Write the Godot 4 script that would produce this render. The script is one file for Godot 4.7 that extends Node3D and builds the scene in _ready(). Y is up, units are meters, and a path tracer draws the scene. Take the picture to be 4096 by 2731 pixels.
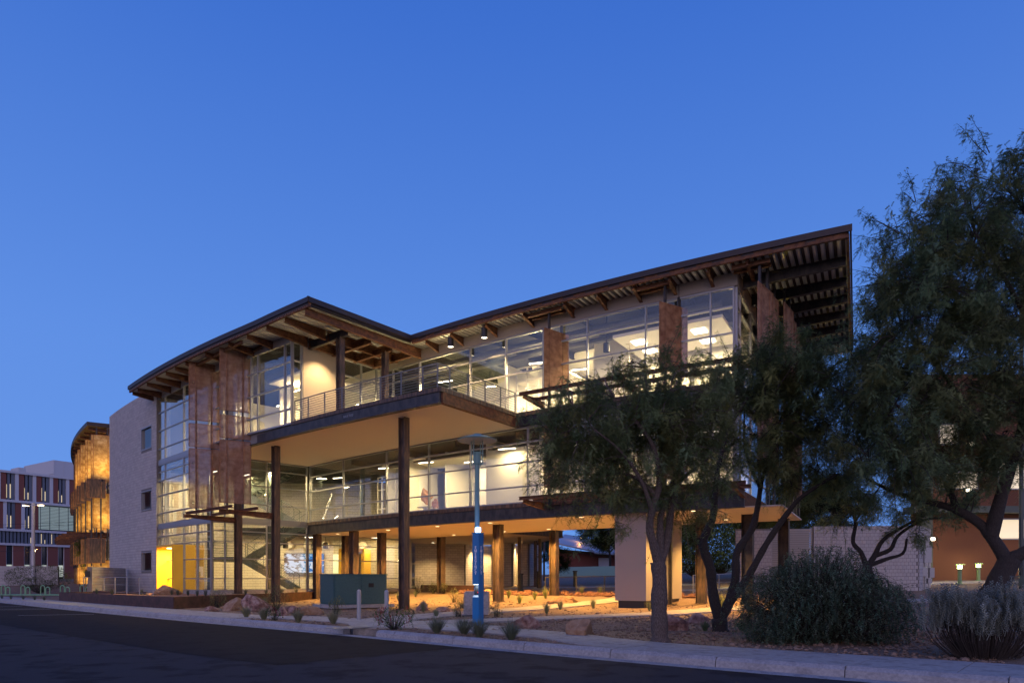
extends Node3D
# Plan: x to the right, distance D away from the viewpoint (z = -D), y up, metres. The building is laid out on arcs about one centre.
const CX := 61.63
const CD := 122.24
var rng := RandomNumberGenerator.new()
var taken := {}
var M := {}
var bld: Node3D

# ---------- helpers ----------
func v3(x: float, d: float, y: float) -> Vector3: return Vector3(x, y, -d)
func pol(t: float, r: float) -> Vector2: return Vector2(CX - r * sin(deg_to_rad(t)), CD - r * cos(deg_to_rad(t)))
func P(t: float, r: float, y: float) -> Vector3:
	var q := pol(t, r)
	return Vector3(q.x, y, -q.y)
func dR(t: float) -> float: return maxf(0.0, (t - 41.0) * 0.115)
func RL(t: float) -> float: return 113.0 + dR(t)
func rad_of(x: float, d: float) -> float: return Vector2(CX - x, CD - d).length()
func rf(a: float, b: float) -> float: return rng.randf_range(a, b)

func numbered(called: String) -> String:
	if not taken.has(called):
		taken[called] = 0
		return called
	taken[called] += 1
	return "%s_%03d" % [called, taken[called]]
func tag(o: Node, label: String, category: String, group := "", kind := "") -> Node:
	if label: o.set_meta("label", label)
	if category: o.set_meta("category", category)
	if group: o.set_meta("group", group)
	if kind: o.set_meta("kind", kind)
	return o
func thing(called: String, label: String, category: String, at := Vector3.ZERO, turn := 0.0, group := "") -> Node3D:
	var o := Node3D.new()
	o.name = numbered(called)
	add_child(o, true)
	o.position = at
	o.rotation.y = turn
	tag(o, label, category, group)
	return o
func copy(o: Node3D, at: Vector3, turn: float, label: String) -> Node3D:
	var c: Node3D = o.duplicate()
	c.name = numbered(str(o.name).split("_0")[0])
	add_child(c, true)
	c.position = at
	c.rotation.y = turn
	c.set_meta("label", label)
	return c
func put(called: String, mesh: Mesh, m: Material, parent: Node = null) -> MeshInstance3D:
	var o := MeshInstance3D.new()
	o.mesh = mesh
	if m: o.material_override = m
	if parent == null:
		o.name = numbered(called)
		add_child(o, true)
	else:
		o.name = called
		parent.add_child(o, true)
	return o
func grp(called: String, parent: Node) -> Node3D:
	var o := Node3D.new()
	o.name = called
	parent.add_child(o, true)
	return o
func flat(a: PackedVector3Array) -> ArrayMesh:
	var arr := []
	arr.resize(Mesh.ARRAY_MAX)
	arr[Mesh.ARRAY_VERTEX] = a
	var me := ArrayMesh.new()
	me.add_surface_from_arrays(Mesh.PRIMITIVE_TRIANGLES, arr)
	return me
func smooth(a: PackedVector3Array) -> ArrayMesh:
	var st := SurfaceTool.new()
	st.begin(Mesh.PRIMITIVE_TRIANGLES)
	st.set_smooth_group(0)
	for p in a: st.add_vertex(p)
	st.index()
	st.generate_normals()
	return st.commit()
func mk(called: String, a: PackedVector3Array, m: Material, parent: Node = null) -> MeshInstance3D:
	return put(called, flat(a), m, parent)
func struct(called: String, a: PackedVector3Array, m: Material) -> MeshInstance3D:
	var o := put(called, flat(a), m)
	o.set_meta("kind", "structure")
	return o

# shapes add triangles to a list
func quad(a: PackedVector3Array, p: Vector3, q: Vector3, r: Vector3, s: Vector3) -> void:
	a.append_array(PackedVector3Array([p, q, r, p, r, s]))
func hexa(a: PackedVector3Array, b: Array, t: Array) -> void:
	quad(a, b[3], b[2], b[1], b[0])
	quad(a, t[0], t[1], t[2], t[3])
	for i in 4:
		var j := (i + 1) % 4
		quad(a, b[i], b[j], t[j], t[i])
func boxat(a: PackedVector3Array, c: Vector3, s: Vector3, turn := 0.0) -> void:
	var bs := Basis(Vector3.UP, turn)
	var b := []
	var t := []
	for k in [[-1, -1], [1, -1], [1, 1], [-1, 1]]:
		b.append(c + bs * Vector3(k[0] * s.x / 2, -s.y / 2, k[1] * s.z / 2))
		t.append(c + bs * Vector3(k[0] * s.x / 2, s.y / 2, k[1] * s.z / 2))
	hexa(a, b, t)
func beam(a: PackedVector3Array, p: Vector3, q: Vector3, w: float, h: float, side := Vector3.ZERO) -> void:
	var d := (q - p).normalized()
	var s := side
	if s == Vector3.ZERO: s = d.cross(Vector3.UP)
	if s.length() < 0.01: s = Vector3.RIGHT
	s = s.normalized()
	var u := s.cross(d).normalized()
	var b := []
	var t := []
	for k in [[-1, -1], [1, -1], [1, 1], [-1, 1]]:
		var o: Vector3 = s * (k[0] * w / 2) + u * (k[1] * h / 2)
		b.append(p + o)
		t.append(q + o)
	hexa(a, b, t)
func ibeam(a: PackedVector3Array, p: Vector3, q: Vector3, w: float, h: float, side := Vector3.ZERO, hq := -1.0) -> void:
	# flanges above and below a web; the depth may taper to hq at q (top flange stays straight)
	var d := (q - p).normalized()
	var s := side if side != Vector3.ZERO else d.cross(Vector3.UP).normalized()
	var u := s.cross(d).normalized()
	if u.y < 0: u = -u
	if hq < 0: hq = h
	var tf := 0.022
	beam(a, p + u * (h / 2 - tf / 2), q + u * (h / 2 - tf / 2), w, tf, s)
	var pb := p - u * (h / 2 - tf / 2)
	var qb := q + u * (h / 2 - hq + tf / 2)
	beam(a, pb, qb, w, tf, s)
	var o := s * 0.01
	hexa(a, [pb - o, pb + o, qb + o, qb - o], [p + u * (h / 2 - tf) - o, p + u * (h / 2 - tf) + o, q + u * (h / 2 - tf) + o, q + u * (h / 2 - tf) - o])
func arcbox(a: PackedVector3Array, t0: float, t1: float, r0: Callable, r1: Callable, y0: float, y1: float, n := 0) -> void:
	if n == 0: n = maxi(1, int(absf(t1 - t0) / 0.6))
	for i in n:
		var ta := lerpf(t0, t1, float(i) / n)
		var tb := lerpf(t0, t1, float(i + 1) / n)
		var c := [P(ta, r0.call(ta), 0), P(tb, r0.call(tb), 0), P(tb, r1.call(tb), 0), P(ta, r1.call(ta), 0)]
		var b := []
		var t := []
		for k in c:
			b.append(k + Vector3(0, y0, 0))
			t.append(k + Vector3(0, y1, 0))
		quad(a, b[3], b[2], b[1], b[0])
		quad(a, t[0], t[1], t[2], t[3])
		quad(a, b[0], b[1], t[1], t[0])
		quad(a, b[2], b[3], t[3], t[2])
		if i == 0: quad(a, b[3], b[0], t[0], t[3])
		if i == n - 1: quad(a, b[1], b[2], t[2], t[1])
func K(r: float) -> Callable: return func(_t): return r
func L(off: float) -> Callable: return func(t): return RL(t) + off
func ring(a: PackedVector3Array, t0: float, t1: float, r0: float, r1: float, y0: float, y1: float) -> void:
	arcbox(a, t0, t1, K(r0), K(r1), y0, y1)
func tube(a: PackedVector3Array, pts: Array, rr: Array, n := 6) -> void:
	var prev := []
	var side := Vector3.ZERO
	for i in pts.size():
		var d: Vector3 = (pts[mini(i + 1, pts.size() - 1)] - pts[maxi(i - 1, 0)])
		d = d.normalized() if d.length() > 1e-6 else Vector3.UP
		if side == Vector3.ZERO: side = d.cross(Vector3.FORWARD if absf(d.z) < 0.8 else Vector3.RIGHT)
		side = (side - d * side.dot(d)).normalized()
		var up := side.cross(d)
		var cur := []
		for k in n:
			var an := TAU * k / n
			cur.append(pts[i] + (side * cos(an) + up * sin(an)) * float(rr[i]))
		if i > 0:
			for k in n:
				var j := (k + 1) % n
				quad(a, prev[k], prev[j], cur[j], cur[k])
		prev = cur
	for k in range(1, n - 1): a.append_array(PackedVector3Array([prev[0], prev[k], prev[k + 1]]))
func lathe(a: PackedVector3Array, at: Vector3, prof: Array, n := 14) -> void:   # prof: [radius, height]
	for i in prof.size() - 1:
		for k in n:
			var p := Vector2.from_angle(TAU * k / n)
			var q := Vector2.from_angle(TAU * (k + 1) / n)
			var r0: float = prof[i][0]
			var r1: float = prof[i + 1][0]
			quad(a, at + Vector3(p.x * r0, prof[i][1], p.y * r0), at + Vector3(q.x * r0, prof[i][1], q.y * r0), at + Vector3(q.x * r1, prof[i + 1][1], q.y * r1), at + Vector3(p.x * r1, prof[i + 1][1], p.y * r1))
func sheet(a: PackedVector3Array, poly: PackedVector2Array, hf: Callable, lift: float, step := 1.0, skirt := 0.0) -> void:
	# a polygon (x, D) draped on the ground, cut into strips so that it follows the slope
	var lo := poly[0]
	var hi := poly[0]
	for p in poly:
		lo = lo.min(p)
		hi = hi.max(p)
	var x := floorf(lo.x / step) * step
	while x < hi.x:
		var d := floorf(lo.y / step) * step
		while d < hi.y:
			var cell := PackedVector2Array([Vector2(x, d), Vector2(x + step, d), Vector2(x + step, d + step), Vector2(x, d + step)])
			for part in Geometry2D.intersect_polygons(poly, cell):
				var idx := Geometry2D.triangulate_polygon(part)
				for i in idx: a.append(v3(part[i].x, part[i].y, hf.call(part[i].x, part[i].y) + lift))
			d += step
		x += step
	if skirt > 0:
		for i in poly.size():
			var p := poly[i]
			var q := poly[(i + 1) % poly.size()]
			var n := maxi(1, int(p.distance_to(q) / step))
			for k in n:
				var e := p.lerp(q, float(k) / n)
				var f := p.lerp(q, float(k + 1) / n)
				var he: float = hf.call(e.x, e.y) + lift
				var hg: float = hf.call(f.x, f.y) + lift
				quad(a, v3(e.x, e.y, he - skirt), v3(f.x, f.y, hg - skirt), v3(f.x, f.y, hg), v3(e.x, e.y, he))

# ---------- materials (colours are linear base colours) ----------
func lin(c: Array) -> Color: return Color(c[0], c[1], c[2]).linear_to_srgb()
func plainmat(c: Array, rough := 0.8, metal := 0.0) -> StandardMaterial3D:
	var m := StandardMaterial3D.new()
	m.albedo_color = lin(c)
	m.roughness = rough
	m.metallic = metal
	return m
func noise_tex(cs: Array, freq: float, oct: int, sd: int, size := 512, kind := FastNoiseLite.TYPE_SIMPLEX_SMOOTH) -> NoiseTexture2D:
	var n := FastNoiseLite.new()
	n.noise_type = kind
	n.seed = sd
	n.frequency = freq
	n.fractal_octaves = oct
	n.fractal_gain = 0.6
	var g := Gradient.new()
	var off := PackedFloat32Array()
	var col := PackedColorArray()
	for i in cs.size():
		off.append(0.18 + 0.64 * i / (cs.size() - 1))
		col.append(lin(cs[i]))
	g.offsets = off
	g.colors = col
	var t := NoiseTexture2D.new()
	t.width = size
	t.height = size
	t.seamless = true
	t.noise = n
	t.color_ramp = g
	return t
func noisy(cs: Array, size_m: float, rough: float, freq := 0.02, oct := 5, bump := 0.0, metal := 0.0, squash := Vector3.ONE) -> StandardMaterial3D:
	var m := StandardMaterial3D.new()
	m.albedo_texture = noise_tex(cs, freq, oct, 7 + M.size())
	m.roughness = rough
	m.metallic = metal
	m.uv1_triplanar = true
	m.uv1_world_triplanar = true
	m.uv1_scale = squash / size_m
	if bump > 0.0:
		m.heightmap_enabled = true
		m.heightmap_texture = m.albedo_texture
		m.heightmap_scale = bump
	return m
func coarse(m: StandardMaterial3D, g: Array, size_m: float) -> void:
	# broad stains laid over the fine grain
	m.detail_enabled = true
	m.detail_blend_mode = BaseMaterial3D.BLEND_MODE_MUL
	m.detail_uv_layer = BaseMaterial3D.DETAIL_UV_2
	m.uv2_triplanar = true
	m.uv2_world_triplanar = true
	m.uv2_scale = Vector3.ONE / size_m
	m.detail_albedo = noise_tex(g.map(func(k): return [minf(k, 1.0), minf(k, 1.0), minf(k, 1.0)]), .012, 5, 60 + int(size_m * 7))
func glow(c: Array, k: float) -> StandardMaterial3D:
	var m := StandardMaterial3D.new()
	m.albedo_color = Color(0.8, 0.8, 0.8)
	m.emission_enabled = true
	m.emission = lin(c)
	m.emission_energy_multiplier = k
	return m
func materials() -> void:
	M.steel = noisy([[.022, .022, .026], [.045, .042, .046], [.08, .066, .06]], 1.6, .5, .012, 5, 0, .3, Vector3(1, .35, 1))
	M.rustbeam = noisy([[.05, .022, .012], [.13, .052, .022], [.2, .085, .035]], 1.8, .75, .014, 5)
	M.rustcol = noisy([[.04, .032, .03], [.085, .06, .048], [.19, .115, .07]], 1.6, .7, .012, 5, 0, 0, Vector3(1.6, .25, 1.6))
	M.fascia = noisy([[.022, .015, .016], [.03, .02, .021]], 4, .55, .02, 3)
	M.mull = plainmat([.3, .31, .33], .42, .45)
	M.glass = StandardMaterial3D.new()
	M.glass.transparency = BaseMaterial3D.TRANSPARENCY_ALPHA
	M.glass.albedo_color = Color(.3, .36, .36, .05)
	M.glass.roughness = 0.0
	M.stucco = noisy([[.29, .265, .245], [.34, .31, .285]], .9, .92, .05, 5, .35)
	M.soffit = noisy([[.56, .52, .45], [.63, .58, .50]], .8, .95, .06, 5, .4)
	M.white = plainmat([.76, .74, .68], .9)
	M.offwhite = plainmat([.62, .60, .56], .9)
	M.lilac = plainmat([.42, .42, .48], .9)
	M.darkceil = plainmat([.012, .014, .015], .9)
	M.duct = plainmat([.06, .062, .065], .6)
	M.floor = plainmat([.2, .19, .18], .45)
	M.deck = plainmat([.55, .57, .56], .36, .45)
	M.greensteel = plainmat([.055, .075, .07], .5)
	M.block_a = noisy([[.40, .385, .385], [.45, .435, .43]], .5, .95, .05, 4, .5)
	M.block_b = noisy([[.43, .415, .41], [.48, .465, .455]], .5, .95, .05, 4, .5)
	M.block_c = noisy([[.365, .355, .355], [.41, .4, .395]], .5, .95, .05, 4, .5)
	M.mortar = plainmat([.17, .165, .165], 1)
	M.inblock = noisy([[.5, .46, .38], [.6, .56, .47]], .5, .95, .05, 4, .4)
	M.yellow = plainmat([.82, .48, .03], .55)
	M.concrete = noisy([[.30, .29, .28], [.40, .385, .37]], 1.4, .92, .02, 6, .3)
	M.kerb = noisy([[.26, .26, .27], [.42, .41, .41]], .9, .93, .03, 6, .5)
	M.joint = plainmat([.08, .08, .08], 1)
	M.asphalt = noisy([[.038, .036, .040], [.07, .066, .070]], .35, .85, .12, 4, .6)
	M.asphalt_new = noisy([[.018, .017, .019], [.034, .032, .035]], .3, .8, .12, 4, .6)
	for m in [M.asphalt, M.asphalt_new]: m.metallic_specular = .15
	coarse(M.asphalt, [.55, 1.0, 1.25], 7.0)
	coarse(M.asphalt_new, [.7, 1.0, 1.3], 5.0)
	coarse(M.concrete, [.72, 1.0, 1.05], 3.5)
	coarse(M.kerb, [.65, 1.0, 1.05], 2.2)
	M.paint = noisy([[.35, .35, .35], [.6, .6, .6]], .4, .8, .06, 4)
	M.gravel = noisy([[.10, .062, .042], [.19, .13, .09], [.25, .175, .125], [.34, .255, .19]], 1.1, .97, .07, 5, 2.2)
	coarse(M.gravel, [.7, .95, 1.0], 4.5)
	M.redsoil = noisy([[.13, .06, .045], [.24, .12, .085]], .8, .97, .07, 5, 1.5)
	M.rock = noisy([[.07, .035, .03], [.2, .10, .08], [.32, .2, .16], [.45, .36, .3]], 1.6, .9, .010, 5, .6)
	M.rock_b = noisy([[.2, .11, .055], [.34, .2, .11], [.42, .3, .2]], 1.5, .9, .011, 5, .6)
	M.bark = noisy([[.035, .027, .024], [.095, .075, .066], [.18, .15, .135]], .5, .95, .03, 5, 2.5, 0, Vector3(1.6, .35, 1.6))
	M.barkdark = noisy([[.018, .015, .014], [.055, .047, .043]], .5, .95, .03, 5, 2.5, 0, Vector3(1.6, .35, 1.6))
	M.blue = plainmat([.004, .16, .42], .35)
	M.palegreen = plainmat([.16, .30, .27], .5)
	M.galv = plainmat([.33, .34, .36], .4, .4)
	M.cabinet = noisy([[.03, .085, .09], [.045, .12, .118]], 1.2, .5, .02, 5)
	M.mint = plainmat([.3, .5, .42], .85)
	M.redbrick = noisy([[.14, .05, .042], [.27, .10, .08]], .9, .95, .06, 4, .5, 0, Vector3(.6, 2.2, .6))
	M.orangebrick = noisy([[.10, .045, .028], [.17, .075, .045]], .9, .95, .06, 4, .5, 0, Vector3(.6, 2.2, .6))
	M.brickglass = plainmat([.02, .03, .045], .08)
	M.whitepanel = plainmat([.5, .51, .55], .5)
	M.greypanel = plainmat([.10, .12, .16], .4)
	M.black = plainmat([.012, .012, .013], .5)
	M.lamp = glow([1, .86, .6], 9.0)
	M.lamp_dim = glow([1, .86, .6], 3.0)
	M.lamp_orange = glow([1, .72, .36], 7.0)
	M.lamp_blue = glow([.25, .55, 1.0], 14.0)
	# perforated weathering-steel sheet: far too fine to see the holes, so the sheet lets part of the light through
	M.perf = noisy([[.19, .085, .045], [.31, .165, .10], [.42, .27, .19]], 2.4, .8, .01, 6)
	M.perf.transparency = BaseMaterial3D.TRANSPARENCY_ALPHA
	M.perf.albedo_color = Color(1, 1, 1, .7)
	M.perfsolid = noisy([[.14, .055, .024], [.26, .13, .065], [.38, .21, .115]], 2.4, .8, .01, 6)
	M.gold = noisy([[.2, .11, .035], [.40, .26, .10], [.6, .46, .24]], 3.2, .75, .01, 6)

# ---------- ground ----------
var kerb_line := PackedVector2Array([Vector2(-75, 83), Vector2(-60, 69.3), Vector2(-34.85, 46.7), Vector2(-23.7, 36.4), Vector2(-19.1, 32.3), Vector2(-12.8, 26.75), Vector2(-10.7, 24.95), Vector2(-6.5, 21.4), Vector2(-4.5, 19.65), Vector2(-2.3, 17.65), Vector2(-.16, 15.75), Vector2(2.03, 13.9), Vector2(3.4, 12.8), Vector2(4.78, 11.75), Vector2(6.05, 10.8), Vector2(7.36, 9.8), Vector2(12, 6.2), Vector2(26, -5)])
func kerb_d(x: float) -> float:
	for i in kerb_line.size() - 1:
		if x <= kerb_line[i + 1].x:
			var a := kerb_line[i]
			var b := kerb_line[i + 1]
			return a.y + (b.y - a.y) * (x - a.x) / (b.x - a.x)
	return -100.0
func off_kerb(x: float, o: float) -> Vector2: return Vector2(x, kerb_d(x)) + Vector2(.66, .75) * o
func ground(x: float, d: float) -> float:
	var r := rad_of(x, d)
	var right := clampf(.04 * (109.0 - r), 0.0, 3.2)
	var left := smoothstep(64.0, 70.0, d) * .95 + clampf((d - 70.0) * .0125, 0.0, 1.0)
	return lerpf(left, right, smoothstep(-32.0, -22.0, x))
func zero(_x: float, _d: float) -> float: return 0.0
func band(x0: float, x1: float, o0: float, o1: float, step := 1.2) -> PackedVector2Array:
	var f := PackedVector2Array()
	var b := PackedVector2Array()
	var n := maxi(1, int((x1 - x0) / step))
	for i in n + 1:
		var x := lerpf(x0, x1, float(i) / n)
		f.append(off_kerb(x, o0))
		b.append(off_kerb(x, o1))
	b.reverse()
	f.append_array(b)
	return f
func ribbon(pts: Array, w: float) -> PackedVector2Array:
	var l := PackedVector2Array()
	var r := PackedVector2Array()
	for i in pts.size():
		var d: Vector2 = (pts[mini(i + 1, pts.size() - 1)] - pts[maxi(i - 1, 0)]).normalized()
		var n := Vector2(-d.y, d.x) * w / 2
		l.append(pts[i] + n)
		r.append(pts[i] - n)
	r.reverse()
	l.append_array(r)
	return l

func build_ground() -> void:
	var a := PackedVector3Array()
	# one sheet of earth to the horizon, finer near the building; under the road it lies lower
	var xs := []
	var ds := []
	for i in 26: xs.append(-400.0 + i * 13.0)
	for i in 140: xs.append(-62.0 + i * .8)
	for i in 26: xs.append(50.0 + i * 15.0)
	for i in 90: ds.append(-12.0 + i * .8)
	for i in 30: ds.append(60.0 + i * 2.0)
	for i in 25: ds.append(120.0 + i * 24.0)
	var noise := FastNoiseLite.new()
	noise.seed = 5
	noise.frequency = .35
	var h := func(x: float, d: float) -> float:
		var o := (d - kerb_d(x)) * .75
		if o < .9: return -.42
		return ground(x, d) - .03 + noise.get_noise_2d(x, d) * .05 * clampf(o - 2.0, 0, 1)
	for i in xs.size() - 1:
		for j in ds.size() - 1:
			var x0: float = xs[i]
			var x1: float = xs[i + 1]
			var d0: float = ds[j]
			var d1: float = ds[j + 1]
			quad(a, v3(x0, d0, h.call(x0, d0)), v3(x0, d1, h.call(x0, d1)), v3(x1, d1, h.call(x1, d1)), v3(x1, d0, h.call(x1, d0)))
	var g := put("ground", smooth(a), M.gravel)
	tag(g, "tan gravel and bare desert soil around the building", "ground", "", "structure")
	# road
	a = PackedVector3Array()
	var road := PackedVector2Array()
	for p in kerb_line: road.append(p + Vector2(-.1, -.12))
	road.append_array(PackedVector2Array([Vector2(26, -14), Vector2(-75, -14)]))
	for i in Geometry2D.triangulate_polygon(road): a.append(v3(road[i].x, road[i].y, -.18))
	tag(struct("road", a, M.asphalt), "worn dark asphalt road in the foreground", "road")
	a = PackedVector3Array()
	var np := PackedVector2Array([Vector2(-40, 43.5), Vector2(-17.9, 23.9), Vector2(-7.46, 15.0), Vector2(-4.4, 12.8), Vector2(-3.7, 13.6), Vector2(-1.0, 16.2)])
	for x in [-2.3, -4.5, -6.5, -10.7, -12.8, -19.1, -23.7, -34.85]: np.append(Vector2(x, kerb_d(x)) + Vector2(-.2, -.24))
	for i in Geometry2D.triangulate_polygon(np): a.append(v3(np[i].x, np[i].y, -.175))
	tag(struct("asphalt_patch", a, M.asphalt_new), "fresh blacker asphalt patch with an angled seam", "road")
	a = PackedVector3Array()
	for s in [[-19.0, 31.0, 2.9], [-24.3, 35.9, 4.6], [-25.2, 36.8, 4.6], [-28.5, 39.7, 4.8]]:
		var p := Vector2(s[0], s[1])
		var dirv := Vector2(-.93, -.36)
		var q: Vector2 = p + dirv * s[2]
		var n := Vector2(-dirv.y, dirv.x) * .05
		quad(a, v3(p.x - n.x, p.y - n.y, -.17), v3(q.x - n.x, q.y - n.y, -.17), v3(q.x + n.x, q.y + n.y, -.17), v3(p.x + n.x, p.y + n.y, -.17))
	tag(struct("parking_line", a, M.paint), "white painted bay lines on the road at far left", "marking")
	# kerb in cast lengths with open joints
	var kerb := thing("kerb", "pale concrete kerb of cast lengths along the road", "kerb")
	kerb.set_meta("kind", "structure")
	var x := -52.0
	while x < 24.0:
		var len := 2.25 if x > -12 else 3.2
		a = PackedVector3Array()
		var n := 3
		for i in n:
			var xa := lerpf(x + .012, x + len * .77, float(i) / n)
			var xb := lerpf(x + .012, x + len * .77, float(i + 1) / n)
			if xa > -5.2 and xa < -4.3: continue
			var p := off_kerb(xa, 0)
			var q := off_kerb(xb, 0)
			var o := Vector2(.66, .75)
			for s in [[[-.06, -.3], [-.03, -.05]], [[-.03, -.05], [.02, -.012]], [[.02, -.012], [.055, .012]], [[.055, .012], [.2, .012]], [[.2, .012], [.2, -.3]]]:
				var e0: Vector2 = p + o * s[0][0]
				var e1: Vector2 = p + o * s[1][0]
				var f0: Vector2 = q + o * s[0][0]
				var f1: Vector2 = q + o * s[1][0]
				quad(a, v3(e0.x, e0.y, s[0][1]), v3(e1.x, e1.y, s[1][1]), v3(f1.x, f1.y, s[1][1]), v3(f0.x, f0.y, s[0][1]))
			if i == 0 or i == n - 1:
				var w := p if i == 0 else q
				quad(a, v3(w.x - o.x * .06, w.y - o.y * .06, -.3), v3(w.x, w.y, .01), v3(w.x + o.x * .2, w.y + o.y * .2, .01), v3(w.x + o.x * .2, w.y + o.y * .2, -.3))
		if a.size(): mk("kerb_segment", a, M.kerb, kerb)
		x += len * .77
	# gutter pan
	a = PackedVector3Array()
	sheet(a, band(-60, 24, -.42, -.04), func(_x, _d): return -.172, 0.0, 2.0)
	tag(struct("gutter", a, M.kerb), "narrow concrete gutter strip at the foot of the kerb", "gutter")
	# pavement slabs with joints
	var walk := thing("pavement", "pale concrete pavement of large slabs behind the kerb", "pavement")
	walk.set_meta("kind", "structure")
	x = -60.0
	while x < 24.0:
		var w := 1.15
		var o0 := .21 + 1.15 * (smoothstep(-10.6, -9.2, x) - smoothstep(-6.2, -5.4, x)) + 1.15 * (smoothstep(-4.5, -3.6, x) - smoothstep(-.6, 2.0, x))
		var x2 := x + w - .012
		var o1 := .21 + 1.15 * (smoothstep(-10.6, -9.2, x2) - smoothstep(-6.2, -5.4, x2)) + 1.15 * (smoothstep(-4.5, -3.6, x2) - smoothstep(-.6, 2.0, x2))
		var b0 := maxf(1.95, o0 + 1.7 - .0)
		var b1 := maxf(1.95, o1 + 1.7 - .0)
		if x > -6.6 and x < -2.6:
			b0 = 3.6
			b1 = 3.6
		a = PackedVector3Array()
		sheet(a, PackedVector2Array([off_kerb(x, o0), off_kerb(x2, o1), off_kerb(x2, b1), off_kerb(x, b0)]), zero, .012, 3.0, .3)
		mk("paving_slab", a, M.concrete, walk)
		x += w
	# planting strips lie between kerb and slabs: the earth sheet is low there, so give them soil
	a = PackedVector3Array()
	sheet(a, band(-10.9, -5.2, .19, 1.5, .8), zero, -.02, 1.0)
	sheet(a, band(-4.35, 2.2, .19, 1.5, .8), zero, -.02, 1.0)
	tag(struct("kerb_strip", a, M.gravel), "gravel planting strips between kerb and pavement", "planting strip")
	# footpaths into the site
	var path := thing("footpath", "concrete footpath curving in under the bridge of the building", "path")
	path.set_meta("kind", "structure")
	var pts := [Vector2(-4.9, 22.6), Vector2(-4.1, 24.8), Vector2(-2.9, 27.2), Vector2(-1.5, 29.6), Vector2(.1, 31.6), Vector2(2.3, 33.6), Vector2(4.8, 36.0), Vector2(8, 40.0)]
	for i in pts.size() - 1:
		a = PackedVector3Array()
		sheet(a, ribbon([pts[i], (pts[i] + pts[i + 1]) / 2, pts[i] + (pts[i + 1] - pts[i]) * .992], 1.9), ground, .02, 1.0, .1)
		mk("paving_slab", a, M.concrete, path)
	path = thing("footpath", "narrow concrete footpath crossing the gravel to the right", "path")
	path.set_meta("kind", "structure")
	pts = [Vector2(-3.9, 21.6), Vector2(-1.8, 22.9), Vector2(.6, 24.5), Vector2(3.2, 26.2), Vector2(6.9, 28.6), Vector2(10.5, 30.6), Vector2(15, 32.0), Vector2(22, 32.8), Vector2(30, 31)]
	for i in pts.size() - 1:
		a = PackedVector3Array()
		sheet(a, ribbon([pts[i], (pts[i] + pts[i + 1]) / 2, pts[i] + (pts[i + 1] - pts[i]) * .992], 1.55), ground, .02, 1.0, .1)
		mk("paving_slab", a, M.concrete, path)
	a = PackedVector3Array()
	sheet(a, ribbon([Vector2(-6, 56.5), Vector2(0, 53.5), Vector2(6, 52.5), Vector2(14, 53)], 2.2), ground, .025, 1.0, .1)
	sheet(a, ribbon([Vector2(7, 46.5), Vector2(12, 44.5), Vector2(16, 47), Vector2(22, 52)], 1.8), ground, .025, 1.0, .1)
	tag(struct("footpath_behind", a, M.concrete), "pale footpaths beyond the building seen under the bridge", "path")
	a = PackedVector3Array()
	sheet(a, ribbon([Vector2(24, 45), Vector2(28, 47.5), Vector2(32, 48.5), Vector2(38, 47.5)], 2.6), ground, .025, 1.0, .1)
	sheet(a, ribbon([Vector2(13.5, 18.2), Vector2(17, 21.5), Vector2(22, 24)], 2.4), ground, .025, 1.0, .1)
	tag(struct("footpath_right", a, M.concrete), "pale concrete path at right under the big tree", "path")
	# drain grate in the pavement
	var gr := thing("drain_grate", "slotted metal drain grate set in the pavement at the kerb", "drain", v3(-4.75, 19.98, .022), 0.72)
	a = PackedVector3Array()
	for k in 14: boxat(a, Vector3(-.6 + k * .092, 0, 0), Vector3(.05, .02, .62))
	boxat(a, Vector3(0, -.004, .32), Vector3(1.32, .02, .05))
	boxat(a, Vector3(0, -.004, -.32), Vector3(1.32, .02, .05))
	mk("grate_bars", a, M.galv, gr)
	# small stones lying on the gravel
	var mm := MultiMesh.new()
	mm.transform_format = MultiMesh.TRANSFORM_3D
	mm.use_colors = true
	var st := PackedVector3Array()
	blob(st, Vector3.ONE, 1, 3, .3)
	mm.mesh = flat(st)
	mm.instance_count = 9000
	var sm := plainmat([1, 1, 1], .95)
	sm.vertex_color_use_as_albedo = true
	var k := 0
	while k < mm.instance_count:
		var d := rf(10.5, 46) if k % 2 else rf(10.5, 26)
		var px := rf(-.8, .72) * d
		var o := (d - kerb_d(px)) * .75
		if o < .25 or (px < -11 and d < 37) or rad_of(px, d) < 104: continue
		if o > .2 and o < 2.1 and not (o < 1.3 and ((px > -10.5 and px < -5.4) or (px > -4 and px < 1))): continue
		var s := rf(.012, .03) * (1.0 + (rng.randf() ** 6) * 2.0)
		mm.set_instance_transform(k, Transform3D(Basis(Vector3.UP, rf(0, TAU)).scaled_local(Vector3(s * rf(.7, 1.6), s * .7, s)), v3(px, d, ground(px, d) - .015)))
		var c := rf(.6, 1.3)
		mm.set_instance_color(k, Color(.21 * c, .145 * c, .105 * c))
		k += 1
	var stones := MultiMeshInstance3D.new()
	stones.name = "loose_stones"
	stones.multimesh = mm
	stones.material_override = sm
	add_child(stones)
	tag(stones, "small loose stones scattered over the gravel beds", "gravel", "", "stuff")

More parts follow.
